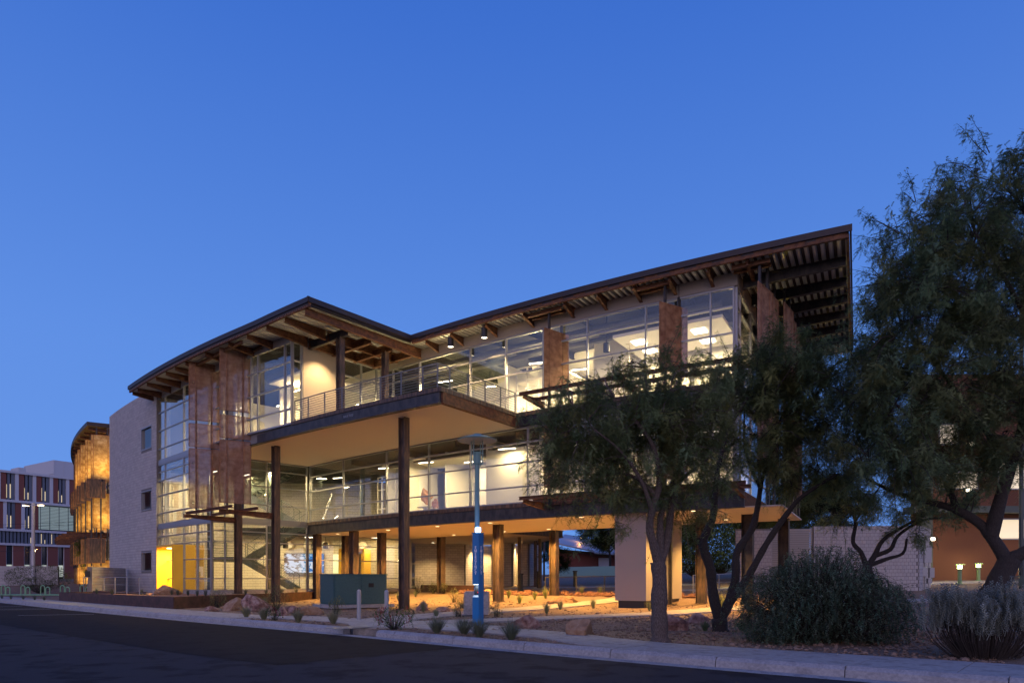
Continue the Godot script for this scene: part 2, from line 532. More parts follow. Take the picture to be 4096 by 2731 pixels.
func blob(a: PackedVector3Array, s: Vector3, sub: int, sd: int, amp: float, facet := 0.0) -> void:
	# a lumpy stone from a subdivided octahedron
	var n := FastNoiseLite.new()
	n.seed = sd
	n.frequency = .9
	n.fractal_octaves = 3
	var tris := []
	var o := [Vector3.RIGHT, Vector3.FORWARD, Vector3.LEFT, Vector3.BACK]
	for i in 4:
		tris.append([o[i], o[(i + 1) % 4], Vector3.UP])
		tris.append([o[(i + 1) % 4], o[i], Vector3.DOWN])
	for k in sub:
		var nx := []
		for t in tris:
			var ab: Vector3 = (t[0] + t[1]).normalized()
			var bc: Vector3 = (t[1] + t[2]).normalized()
			var ca: Vector3 = (t[2] + t[0]).normalized()
			nx.append_array([[t[0], ab, ca], [ab, t[1], bc], [ca, bc, t[2]], [ab, bc, ca]])
		tris = nx
	var cuts := []
	var rr := RandomNumberGenerator.new()
	rr.seed = sd
	for i in 15: cuts.append([Vector3(rr.randf_range(-1, 1), rr.randf_range(-.4, 1), rr.randf_range(-1, 1)).normalized(), rr.randf_range(.45, .8)])
	for t in tris:
		for p in t:
			var q: Vector3 = p * (1.0 + amp * n.get_noise_3dv(p * 1.3 + Vector3(sd, 0, 0)))
			if facet > 0:
				for c in cuts:
					var over: float = q.dot(c[0]) - c[1]
					if over > 0: q -= c[0] * over * facet
				q += p * .05 * n.get_noise_3dv(q * 5.0)
			a.append(q * s)

# ---------- main building ----------
func curtain(parent: Node, pts: Array, ys: Array, skip := {}) -> void:
	# mullion grid as one part, each pane a piece of it
	var a := PackedVector3Array()
	var n := pts.size()
	for i in n:
		var d: Vector2 = (pts[mini(i + 1, n - 1)] - pts[maxi(i - 1, 0)]).normalized()
		beam(a, v3(pts[i].x, pts[i].y, ys[0]), v3(pts[i].x, pts[i].y, ys[-1]), .065, .15, Vector3(d.x, 0, -d.y))
	for i in n - 1:
		var d: Vector2 = (pts[i + 1] - pts[i]).normalized() * .034
		for j in ys.size():
			var h := .065 if j > 0 and j < ys.size() - 1 else .09
			var y: float = ys[j] + (.045 if j == 0 else (-.045 if j == ys.size() - 1 else 0.0))
			beam(a, v3(pts[i].x + d.x, pts[i].y + d.y, y), v3(pts[i + 1].x - d.x, pts[i + 1].y - d.y, y), .138, h)
	var f := mk("curtain_wall", a, M.mull, parent)
	for i in n - 1:
		for j in ys.size() - 1:
			if skip.has([i, j]): continue
			var g := PackedVector3Array()
			quad(g, v3(pts[i].x, pts[i].y, ys[j]), v3(pts[i + 1].x, pts[i + 1].y, ys[j]), v3(pts[i + 1].x, pts[i + 1].y, ys[j + 1]), v3(pts[i].x, pts[i].y, ys[j + 1]))
			var off: Vector2 = Vector2(pts[i + 1].y - pts[i].y, pts[i].x - pts[i + 1].x).normalized() * .016   # a sealed unit: the second and third glass faces
			for k in [1.0, 2.0]:
				var o: Vector3 = v3(off.x, off.y, 0) * k
				quad(g, v3(pts[i].x, pts[i].y, ys[j]) + o, v3(pts[i + 1].x, pts[i + 1].y, ys[j]) + o, v3(pts[i + 1].x, pts[i + 1].y, ys[j + 1]) + o, v3(pts[i].x, pts[i].y, ys[j + 1]) + o)
			mk("pane", g, M.glass, f)
func radial(t: float, rs: Array) -> Array: return rs.map(func(r): return pol(t, r))
func arcpts(ts: Array, r: Callable) -> Array: return ts.map(func(t): return pol(t, r.call(t)))
func part(called: String, a: PackedVector3Array, m: Material) -> MeshInstance3D: return mk(called, a, m, bld)
func ringpart(called: String, t0: float, t1: float, r0: float, r1: float, y0: float, y1: float, m: Material) -> void:
	var a := PackedVector3Array()
	ring(a, t0, t1, r0, r1, y0, y1)
	part(called, a, m)
func arcpart(called: String, t0: float, t1: float, r0: Callable, r1: Callable, y0: float, y1: float, m: Material) -> void:
	var a := PackedVector3Array()
	arcbox(a, t0, t1, r0, r1, y0, y1)
	part(called, a, m)
func wallpart(called: String, p: Vector2, q: Vector2, y0: float, y1: float, thick: float, m: Material, parent: Node = null) -> MeshInstance3D:
	var a := PackedVector3Array()
	beam(a, v3(p.x, p.y, (y0 + y1) / 2), v3(q.x, q.y, (y0 + y1) / 2), thick, y1 - y0)
	return mk(called, a, m, parent if parent else bld)
func column(t: float, r: float, y0: float, y1: float, w := .36, h := .38, m: Material = null, turn := 0.0) -> void:
	var a := PackedVector3Array()
	var s := (P(t, 2, 0) - P(t, 1, 0)).normalized().rotated(Vector3.UP, turn)
	ibeam(a, P(t, r, y0), P(t, r, y1), w, h, s)
	boxat(a, P(t, r, y0 + .012), Vector3(.55, .024, .55), deg_to_rad(-t))
	part("column", a, m if m else M.rustcol)
func corrugated(t0: float, t1: float, r0: Callable, r1: Callable, y: float) -> void:
	var a := PackedVector3Array()
	var n := int((t1 - t0) / .155)
	var dt := (t1 - t0) / n
	var nr := 3
	for i in n:
		var t := t0 + i * dt
		var ks := [[0.0, 0.0], [.38, 0.0], [.5, .085], [.88, .085], [1.0, 0.0]]
		for k in 4:
			var ta: float = t + ks[k][0] * dt
			var tb: float = t + ks[k + 1][0] * dt
			quad(a, P(ta, r0.call(ta), y + ks[k][1]), P(tb, r0.call(tb), y + ks[k + 1][1]), P(tb, r1.call(tb), y + ks[k + 1][1]), P(ta, r1.call(ta), y + ks[k][1]))
	part("corrugated_deck", a, M.deck)
func fin(parent: Node, t: float, r: float, ang: float, w: float, spans: Array, py0: float, py1: float, sheet_m: Material, thick_edge := .22) -> void:
	# perforated screen panels on two poles; ang is the plan direction away from the viewpoint
	var s := pol(t, r)
	var d := Vector2(sin(deg_to_rad(ang)), cos(deg_to_rad(ang)))
	var e := s + d * w
	for sp in spans:
		var a := PackedVector3Array()
		for y in [sp[0] + .02, sp[1] - .02]: beam(a, v3(s.x, s.y, y), v3(e.x, e.y, y), .035, .04)
		for q in [s, s + d * (w * thick_edge), s + d * (w * .77), e]:
			beam(a, v3(q.x, q.y, sp[0] + .04), v3(q.x, q.y, sp[1] - .04), .05, .04, Vector3(d.x, 0, -d.y))
		var f := mk("screen_panel", a, M.perfsolid, parent)
		a = PackedVector3Array()
		quad(a, v3(s.x, s.y, sp[0]), v3(e.x, e.y, sp[0]), v3(e.x, e.y, sp[1]), v3(s.x, s.y, sp[1]))
		mk("perforated_sheet", a, sheet_m, f)
	for k in [.24, .75]:
		var q: Vector2 = s + d * (w * k) - Vector2(d.y, -d.x) * .08
		var a := PackedVector3Array()
		beam(a, v3(q.x, q.y, py0), v3(q.x, q.y, py1), .1, .1, Vector3(d.x, 0, -d.y))
		mk("screen_pole", a, M.steel, parent)
func railing(parent: Node, pts: Array, y0: float, h: float, m: Material, bars := 9, posts := true, called := "railing") -> void:
	var a := PackedVector3Array()
	for i in pts.size() - 1:
		var p: Vector3 = pts[i] + Vector3(0, y0, 0)
		var q: Vector3 = pts[i + 1] + Vector3(0, y0, 0)
		for k in bars: beam(a, p + Vector3(0, .12 + k * (h - .12) / bars, 0), q + Vector3(0, .12 + k * (h - .12) / bars, 0), .02, .02)
		beam(a, p + Vector3(0, h, 0), q + Vector3(0, h, 0), .05, .045)
	var f := mk(called, a, m, parent)
	if posts:
		for p in pts:
			a = PackedVector3Array()
			boxat(a, p + Vector3(0, y0 + h / 2, 0), Vector3(.05, h, .05), .7)
			mk("rail_post", a, m, f)

func blocks(parent: Node, path: Array, y0: float, y1: float, bw: float, bh: float, mats: Array, singles: int, holes := [], thick := .2, near_first := false) -> void:
	# a block wall: recessed mortar core, then each block proud of it with its own joint
	var core := PackedVector3Array()
	for i in path.size() - 1: beam(core, v3(path[i].x, path[i].y, (y0 + y1) / 2), v3(path[i + 1].x, path[i + 1].y, (y0 + y1) / 2), thick - .03, y1 - y0 - .004)
	if holes.is_empty(): mk("mortar_core", core, M.mortar, parent)
	else:
		var seg := PackedVector3Array()   # core around openings: strips between them
		_core_holes(seg, path, y0, y1, holes, thick - .03)
		mk("mortar_core", seg, M.mortar, parent)
	var lens := [0.0]
	for i in path.size() - 1: lens.append(lens[-1] + path[i].distance_to(path[i + 1]))
	var at := func(s: float) -> Vector2:
		for i in path.size() - 1:
			if s <= lens[i + 1] or i == path.size() - 2: return path[i].lerp(path[i + 1], (s - lens[i]) / (lens[i + 1] - lens[i]))
		return path[-1]
	var rest := {}
	var count := 0
	var rows := int(round((y1 - y0) / bh))
	for r in rows:
		var y := y0 + r * bh
		var s := -(bw / 2 if r % 2 else 0.0)
		while s < lens[-1] - .02:
			var s0 := maxf(s, 0) + .008
			var s1 := minf(s + bw, lens[-1]) - .008
			s += bw
			if s1 - s0 < .04: continue
			var skip := false
			for hh in holes:
				if y + bh > hh[2] + .02 and y < hh[3] - .02:
					if s0 >= hh[0] - .02 and s1 <= hh[1] + .02: skip = true
					elif s0 < hh[1] and s1 > hh[0]:
						if s0 < hh[0]: s1 = hh[0]
						else: s0 = hh[1]
			if skip or s1 - s0 < .04: continue
			var p: Vector2 = at.call(s0)
			var q: Vector2 = at.call(s1)
			var m: Material = mats[rng.randi() % mats.size()]
			var pr := rf(-.003, .004)
			if count < singles:
				var a := PackedVector3Array()
				beam(a, v3(p.x, p.y, y + bh / 2), v3(q.x, q.y, y + bh / 2), thick + pr, bh - .017)
				mk("block", a, m, parent)
				count += 1
			else:
				if not rest.has(m): rest[m] = PackedVector3Array()
				var a: PackedVector3Array = rest[m]
				beam(a, v3(p.x, p.y, y + bh / 2), v3(q.x, q.y, y + bh / 2), thick + pr, bh - .017)
				rest[m] = a
	for m in rest:
		var o := mk("blockwork", rest[m], m, parent)
		o.set_meta("kind", "stuff")
func _core_holes(a: PackedVector3Array, path: Array, y0: float, y1: float, holes: Array, th: float) -> void:
	var ys := [y0, y1]
	for h in holes: ys.append_array([h[2], h[3]])
	ys.sort()
	var ln := 0.0
	for i in path.size() - 1:
		var d: float = path[i].distance_to(path[i + 1])
		for k in ys.size() - 1:
			if ys[k + 1] - ys[k] < .01: continue
			var cuts := [0.0, d]
			for h in holes:
				for s in [h[0] - ln, h[1] - ln]:
					if s > 0 and s < d: cuts.append(s)
			cuts.sort()
			for c in cuts.size() - 1:
				var mid: float = (cuts[c] + cuts[c + 1]) / 2 + ln
				var my: float = (ys[k] + ys[k + 1]) / 2
				var open := false
				for h in holes:
					if mid > h[0] and mid < h[1] and my > h[2] and my < h[3]: open = true
				if open: continue
				var p: Vector2 = path[i].lerp(path[i + 1], cuts[c] / d)
				var q: Vector2 = path[i].lerp(path[i + 1], cuts[c + 1] / d)
				beam(a, v3(p.x, p.y, my), v3(q.x, q.y, my), th, ys[k + 1] - ys[k])
		ln += d

func build_building() -> void:
	bld = thing("campus_building", "long curved three storey glass building with rusted steel screens, terrace and wing roofs", "building")
	var a: PackedVector3Array
	# floors and soffits
	ringpart("floor_slab", 29.2, 44.85, 98.9, 106.9, 4.5, 5.2, M.floor)
	ringpart("soffit", 28.2, 44.85, 98.9, 106.85, 4.44, 4.496, M.soffit)
	ringpart("floor_slab", 29.2, 40.4, 98.9, 106.9, 9.12, 9.75, M.floor)
	ringpart("floor_slab", 34.99, 40.42, 106.9, 112.9, 9.12, 9.72, M.concrete)
	arcpart("floor_slab", 40.46, 49.4, K(100), L(-.12), 9.12, 9.62, M.floor)
	ringpart("soffit", 35.0, 44.86, 107.0, 112.88, 9.06, 9.116, M.soffit)
	# edge beams: steel channel with a weathered lip above
	a = PackedVector3Array()
	ring(a, 29.0, 44.86, 106.905, 107.05, 4.47, 5.04)
	ring(a, 29.0, 44.86, 106.85, 107.16, 4.43, 4.466)
	part("edge_beam", a, M.steel)
	ringpart("slab_lip", 29.0, 44.86, 106.86, 107.12, 5.044, 5.235, M.rustcol)
	a = PackedVector3Array()
	ring(a, 29.0, 34.93, 106.905, 107.05, 9.13, 9.6)
	part("edge_beam", a, M.steel)
	ringpart("slab_lip", 29.0, 34.93, 106.86, 107.12, 9.604, 9.78, M.rustcol)
	a = PackedVector3Array()
	ring(a, 34.97, 43.4, 112.905, 113.03, 9.09, 9.56)
	ring(a, 34.97, 43.4, 112.8, 113.12, 9.05, 9.088)
	part("edge_beam", a, M.steel)
	ringpart("slab_lip", 34.97, 40.44, 112.86, 113.08, 9.564, 9.75, M.rustcol)
	a = PackedVector3Array()
	beam(a, P(34.95, 112.9, 9.32), P(34.95, 107.1, 9.32), .1, .48)
	beam(a, P(34.95, 112.9, 9.07), P(34.95, 107.1, 9.07), .24, .036)
	part("edge_beam", a, M.rustbeam)
	a = PackedVector3Array()
	beam(a, P(34.96, 113.06, 9.657), P(34.96, 107.14, 9.657), .2, .186)
	part("slab_lip", a, M.rustcol)
	var chalk := TextMesh.new()
	chalk.text = "MK# 7030"
	chalk.font = SystemFont.new()
	chalk.font.font_names = PackedStringArray(["Droid Sans"])
	chalk.font_size = 22
	chalk.pixel_size = .0075
	chalk.depth = .002
	var cm := put("chalk_mark", chalk, plainmat([.3, .32, .36], 1), bld)
	cm.position = P(38.0, 113.04, 9.34)
	cm.rotation.y = deg_to_rad(-38.0)
	# roofs
	var re := func(t): return 114.7 + dR(t)
	corrugated(38.46, 49.72, K(99), re, 14.4)
	corrugated(26.88, 38.44, K(93), K(108.1), 14.4)
	arcpart("roof", 38.46, 49.72, K(99), re, 14.47, 14.72, M.fascia)
	arcpart("roof", 26.88, 38.44, K(93), K(108.1), 14.47, 14.72, M.fascia)
	a = PackedVector3Array()
	arcbox(a, 38.38, 49.78, re, func(t): return 114.76 + dR(t), 14.56, 14.81)
	beam(a, P(38.41, 114.8, 14.685), P(38.41, 108.16, 14.685), .07, .25)
	ring(a, 26.82, 38.4, 108.12, 108.18, 14.56, 14.81)
	beam(a, P(26.85, 108.12, 14.685), P(26.85, 93, 14.685), .07, .25)
	beam(a, P(49.76, 115.7, 14.685), P(49.76, 99, 14.685), .06, .25)
	part("fascia", a, M.fascia)
	a = PackedVector3Array()
	arcbox(a, 38.42, 49.74, func(t): return 114.58 + dR(t), func(t): return 114.69 + dR(t), 14.36, 14.556)
	part("edge_channel", a, M.rustbeam)
	a = PackedVector3Array()
	ring(a, 26.88, 38.4, 107.98, 108.1, 14.36, 14.556)
	part("edge_channel", a, M.rustbeam)
	a = PackedVector3Array()
	beam(a, P(26.9, 107.96, 14.42), P(26.9, 93, 14.42), .1, .27)
	part("edge_channel", a, M.rustbeam)
	# tapered roof beams
	for t in [49.6, 49.0, 48.05, 47.18, 46.35, 45.62, 44.88, 43.6, 42.3, 41.35]:
		a = PackedVector3Array()
		ibeam(a, P(t, RL(t) + .05, 14.17), P(t, RL(t) + 1.55, 14.17), .16, .44, Vector3.ZERO, .2)
		part("roof_beam", a, M.rustbeam)
	for t in [40.35, 39.5]:
		a = PackedVector3Array()
		ibeam(a, P(t, 107.3, 14.14), P(t, 112.1, 14.14), .18, .5)
		ibeam(a, P(t, 112.2, 14.14), P(t, 114.6, 14.14), .18, .5, Vector3.ZERO, .24)
		part("roof_beam", a, M.rustbeam)
	a = PackedVector3Array()
	ibeam(a, P(38.62, 107.0, 14.13), P(38.62, 114.62, 14.13), .2, .52, Vector3.ZERO, .34)
	part("roof_beam", a, M.rustbeam)
	for r in [112.0, 110.5, 109.05, 107.7]:
		a = PackedVector3Array()
		ibeam(a, P(40.42, r, 14.02), P(38.68, r, 14.02), .2, .4)
		part("roof_beam", a, M.rustbeam if r != 112.0 else M.steel)
	for t in [37.9, 36.92, 35.69, 34.47, 33.25, 32.33, 31.42, 30.56, 29.69, 28.85]:
		a = PackedVector3Array()
		ibeam(a, P(t, 106.95 if t > 29.3 else 98.9, 14.17), P(t, 107.97, 14.17), .15, .44 if t > 29.3 else .3, Vector3.ZERO, .18)
		part("roof_beam", a, M.rustbeam)
	for r in [106.3, 104.2, 102.2, 100.2, 98.2, 96.2]:
		a = PackedVector3Array()
		ibeam(a, P(29.1, r, 14.13), P(26.95, r, 14.13), .2, .52, Vector3.ZERO, .36)
		part("roof_beam", a, M.steel)
	# columns
	column(42.2, 112, .1, 9.05)
	column(36.58, 112, -.02, 9.05)
	column(44.42, 112.2, .5, 9.05)
	column(39.0, 112, 9.75, 13.85, .3, .34)
	column(38.95, 109.1, 9.75, 13.85, .28, .3)
	for c in [[44.62, 106.6], [44.6, 104.4], [42.25, 106.6], [42.2, 104.5], [42.45, 98.9], [36.5, 104.9], [36.5, 99.2], [30.5, 103.2]]:
		column(c[0], c[1], ground(pol(c[0], c[1]).x, pol(c[0], c[1]).y), 4.44, .42, .46, M.rustcol)
	for c in [[29.25, 103.6], [28.6, 100.3]]: column(c[0], c[1], .2, 4.44, .45, .5, M.steel)
	# left wing glass
	var ys1 := [.65, 1.44, 2.67, 3.74, 4.36, 4.94]
	var ys2 := [5.18, 5.97, 7.22, 8.25, 8.85, 9.41]
	var ys3 := [9.64, 10.48, 11.74, 13.0, 14.08]
	var lt := [49.5, 48.66, 46.95, 45.88, 44.9]
	curtain(bld, arcpts(lt, L(0)), ys1, {[0, 0]: 1, [0, 1]: 1, [0, 2]: 1, [1, 0]: 1, [1, 1]: 1, [1, 2]: 1})
	curtain(bld, arcpts(lt, L(0)), ys2)
	curtain(bld, arcpts([49.5, 48.66, 46.95, 46.0, 45.05, 44.1, 43.2, 42.48, 42.12, 40.79, 40.46], L(0)), ys3)
	for y in [[4.94, 5.18], [9.41, 9.64]]: arcpart("spandrel", 44.9, 49.53, L(-.08), L(.085), y[0] + .002, y[1] - .002, M.mull)
	arcpart("spandrel", 40.4, 44.9, L(-.2), L(-.06), 9.62, 9.66, M.mull)
	arcpart("upper_wall", 40.42, 49.55, L(-.12), L(.05), 14.085, 14.42, M.stucco)
	arcpart("plinth", 44.88, 49.55, L(-.1), L(.1), .45, .648, M.concrete)
	wallpart("plinth", pol(44.9, 113.4), pol(44.9, 107.0), .3, .648, .2, M.concrete)
	curtain(bld, radial(44.9, [113.45, 112.63, 109.92, 107.09]), [.65, 1.44, 2.69, 3.76, 4.42, 4.98])
	curtain(bld, radial(44.9, [113.45, 112.63, 109.92, 107.09]), [5.2, 6.2, 7.38, 8.45, 9.05])
	wallpart("spandrel", pol(44.9, 113.4), pol(44.9, 107.1), 4.985, 5.195, .16, M.mull)
	curtain(bld, radial(44.9, [107.0, 104.2, 101.4, 98.8]), [.65, 1.44, 2.7, 3.76, 4.42])
	curtain(bld, radial(40.46, [112.95, 112.42]), [9.7, 10.48, 13.05, 14.08])
	curtain(bld, radial(40.46, [110.0, 108.5, 107.4, 107.0]), [9.75, 12.2, 13.0, 13.95])
	wallpart("terrace_wall", pol(40.46, 112.38), pol(40.46, 110.04), 9.73, 14.42, .2, M.stucco)
	wallpart("terrace_wall", pol(40.46, 112.9), pol(40.46, 112.38), 14.09, 14.42, .19, M.stucco)
	wallpart("terrace_wall", pol(40.46, 110.04), pol(40.46, 106.95), 13.96, 14.42, .19, M.stucco)
	# right wing glass
	curtain(bld, arcpts([44.86, 42.67, 40.3, 38.35, 36.69, 34.69, 32.95, 31.2, 29.75, 29.24], K(106.85)), [5.24, 6.1, 7.32, 8.32, 9.1])
	curtain(bld, arcpts([40.3, 39.98, 38.75, 36.69, 35.42, 34.2, 32.89, 31.32, 29.76, 29.24], K(106.85)), [9.78, 10.76, 11.88, 13.0, 13.85])
	ringpart("upper_wall", 29.15, 40.46, 106.72, 106.95, 13.855, 14.42, M.stucco)
	curtain(bld, radial(29.2, [106.8, 106.1, 103.6, 101.2, 98.95]), [9.78, 10.76, 11.88, 13.0, 13.85])
	curtain(bld, radial(29.2, [106.8, 106.1, 103.6, 101.2, 98.95]), [5.24, 6.1, 7.32, 8.32, 9.1])
	wallpart("upper_wall", pol(29.2, 106.7), pol(29.2, 98.9), 13.855, 14.42, .2, M.stucco)
	wallpart("end_beam", pol(29.13, 106.9), pol(29.13, 98.9), 9.11, 9.775, .14, M.steel)
	wallpart("end_beam", pol(29.13, 106.9), pol(29.13, 98.9), 4.45, 5.23, .14, M.rustbeam)
	# rear walls close the rooms
	ringpart("rear_wall", 29.2, 45.0, 98.7, 98.9, 4.5, 14.4, M.stucco)
	arcpart("rear_wall", 45.0, 49.5, K(99.8), K(100), 9.1, 14.4, M.stucco)
	# grey block stair tower at the left with its small windows
	var bw := []
	for k in 17:
		var t := 49.35 + k * .372
		bw.append(pol(t, 114.0 + (t - 49.2) * .23))
	var tower := grp("block_tower", bld)
	var tot := 0.0
	for i in bw.size() - 1: tot += bw[i].distance_to(bw[i + 1])
	var hs := []
	for y in [[1.95, 3.37], [6.36, 7.78], [10.74, 12.38]]: hs.append([.88, 3.05, y[0], y[1]])
	blocks(tower, bw, .4, 14.8, .4064, .2032, [M.block_a, M.block_b, M.block_a, M.block_c], 300, hs, .22)
	for h in hs:
		var p := pol(49.785, 114.0 + .585 * .23)
		var q := pol(50.87, 114.0 + 1.67 * .23)
		a = PackedVector3Array()
		for y in [h[2] + .04, h[3] - .04]: beam(a, v3(p.x, p.y, y), v3(q.x, q.y, y), .26, .08)
		for e in [[p, q], [q, p]]:
			var w: Vector2 = e[0] + (e[1] - e[0]).normalized() * .04
			beam(a, v3(w.x, w.y, h[2] + .08), v3(w.x, w.y, h[3] - .08), .08, .26, v3((q - p).x, (q - p).y, 0))
		var fr := mk("window", a, M.mull, bld)
		var gg := PackedVector3Array()
		quad(gg, v3(p.x, p.y, h[2]), v3(q.x, q.y, h[2]), v3(q.x, q.y, h[3]), v3(p.x, p.y, h[3]))
		mk("pane", gg, M.glass, fr)
	a = PackedVector3Array()   # dark room behind those windows
	var dk: Array = [bw[0] + Vector2(.6, .45), bw[6] + Vector2(1.0, .8), bw[-1] + Vector2(1.6, .9)]
	for i in 2: beam(a, v3(dk[i].x, dk[i].y, 7.5), v3(dk[i + 1].x, dk[i + 1].y, 7.5), .1, 13.8)
	beam(a, v3(-25, 48.4, 7.5), v3(dk[0].x, dk[0].y, 7.5), .1, 13.8)
	part("inner_wall", a, M.offwhite)
	a = PackedVector3Array()
	var tp := PackedVector2Array(bw)
	tp.append_array(PackedVector2Array([Vector2(-24, 62), Vector2(-14, 56), Vector2(-21, 47.5)]))
	for y in [.5, 14.4]:
		for i in Geometry2D.triangulate_polygon(tp): a.append(v3(tp[i].x, tp[i].y, y))
	part("tower_roof", a, M.concrete)
	wallpart("tower_side", Vector2(-33.2, 56.5), Vector2(-24, 62), .4, 14.4, .2, M.block_a)
	wallpart("tower_side", Vector2(-24, 62), Vector2(-14, 56), .4, 14.4, .2, M.block_a)
	# screens left
	var sp3 := [[10.92, 14.46], [9.32, 10.74], [5.67, 9.25]]
	fin(bld, 44.81, 114.84, 63, 1.65, sp3, 5.25, 14.4, M.perf)
	fin(bld, 42.9, 114.62, 60, 1.63, [[10.9, 14.47], [9.35, 10.66], [5.69, 9.25]], 5.25, 14.4, M.perf)
	for b in [[44.4, 112.3, 44.4, 115.45], [42.2, 112.2, 42.2, 115.3]]:
		a = PackedVector3Array()
		ibeam(a, P(b[0], b[1], 5.02), P(b[2], b[3], 5.02), .16, .36, Vector3.ZERO, .18)
		part("screen_bracket", a, M.rustbeam)
	for r in [115.2, 113.75]:
		a = PackedVector3Array()
		ibeam(a, P(44.55, r, 5.27), P(41.55, r, 5.27), .14, .14)
		part("screen_bracket", a, M.rustbeam)
	# screens right
	for s in [[33.8, 49], [30.77, 59], [28.62, 41]]:
		fin(bld, s[0], 108.0, s[1], 1.62, [[10.5, 13.4]], 9.5, 14.4, M.perfsolid, .2)
		fin(bld, s[0], 108.0, s[1], 1.62, [[5.78, 8.71]], 4.9, 9.5, M.perfsolid if s[0] < 33 else M.perf, .2)
	for k in 5: fin(bld, [28.55, 28.3, 28.3, 28.3, 28.3][k], 106.4 - k * 1.6, 38 - k, 1.5, [[10.3, 13.6], [5.5, 9.2]], 4.6, 14.3, M.perfsolid)
	for y in [9.92, 4.98]:
		for t in [34.1, 31.5, 29.0]:
			a = PackedVector3Array()
			ibeam(a, P(t, 107.1, y), P(t, 109.0, y), .16, .34, Vector3.ZERO, .16)
			part("screen_bracket", a, M.rustbeam)
		for r in [107.55, 108.75]:
			a = PackedVector3Array()
			for i in 5: ibeam(a, P(34.3 - i * 1.1, r, y + .26), P(34.3 - (i + 1) * 1.1, r, y + .26), .14, .16)
			part("screen_bracket", a, M.rustbeam)
	for s in [[43.1, 44.9], [41.8, 43.1], [33.4, 34.4], [30.6, 31.4], [28.4, 29.2]]:
		var big: bool = s[0] > 40
		for r in ([114.4, 113.3] if big else [107.7, 106.95 + .35]):
			a = PackedVector3Array()
			ibeam(a, P(s[0], r, 14.26), P(s[1], r, 14.26), .14, .16)
			part("screen_hanger", a, M.rustbeam)
	# terrace railing
	var rp := []
	for t in [40.36, 39.73, 39.01, 38.3, 37.6, 36.88, 36.18, 35.5, 35.06]: rp.append(P(t, 112.95, 0))
	for r in [112.2, 110.9, 109.6, 108.35, 107.1]: rp.append(P(35.03, r, 0))
	railing(bld, rp, 9.75, 1.08, plainmat([.13, .14, .17], .45, .3), 8)
	# stair shaft: cream stucco blade under the bridge
	a = PackedVector3Array()
	var sb := [P(32.17, 106.7, 0), P(31.35, 106.7, 0), P(31.35, 101.4, 0), P(32.17, 101.4, 0)]
	hexa(a, sb.map(func(q): return q + Vector3(0, .42, 0)), sb.map(func(q): return q + Vector3(0, 4.435, 0)))
	part("shaft", a, M.stucco)
	a = PackedVector3Array()
	sb = [P(32.1, 106.6, 0), P(31.42, 106.6, 0), P(31.42, 101.5, 0), P(32.1, 101.5, 0)]
	hexa(a, sb.map(func(q): return q + Vector3(0, -.1, 0)), sb.map(func(q): return q + Vector3(0, .415, 0)))
	part("shaft_base", a, M.black)
	column(31.2, 104.1, .2, 4.44, .14, .16, M.steel)
	# yellow entrance surround
	var e0 := Vector2(-21.95, 44.1)
	var e1 := Vector2(-24.1, 46.2)
	var inn := Vector2(.7, .714)
	a = PackedVector3Array()
	var box := func(a: PackedVector3Array, p: Vector2, q: Vector2, y0: float, y1: float, dep: float):
		var b := []
		var t := []
		for w in [p, q, q + inn * dep, p + inn * dep]:
			b.append(v3(w.x, w.y, y0))
			t.append(v3(w.x, w.y, y1))
		hexa(a, b, t)
	var u := (e1 - e0).normalized()
	box.call(a, e0, e0 + u * .16, .56, 3.5, 2.0)
	box.call(a, e1 - u * .1, e1, .56, 3.5, 2.0)
	box.call(a, e0, e1, 3.502, 3.66, 2.0)
	box.call(a, e0, e1, .5, .558, 2.0)
	var eb := e0 + inn * 1.99
	box.call(a, eb + u * .16, eb + u * 1.75, .56, 3.5, .06)
	part("entrance_surround", a, M.yellow)
	a = PackedVector3Array()
	var db := e0 + inn * 1.99 + u * 1.78
	box.call(a, db, db + u * 1.1, .56, 3.0, .05)
	var door := part("door", a, M.yellow)
	a = PackedVector3Array()
	beam(a, v3(db.x - .04, db.y - .05, 1.2), v3(db.x - .04, db.y - .05, 2.0), .04, .04)
	mk("handle", a, M.galv, door)
	build_rooms()

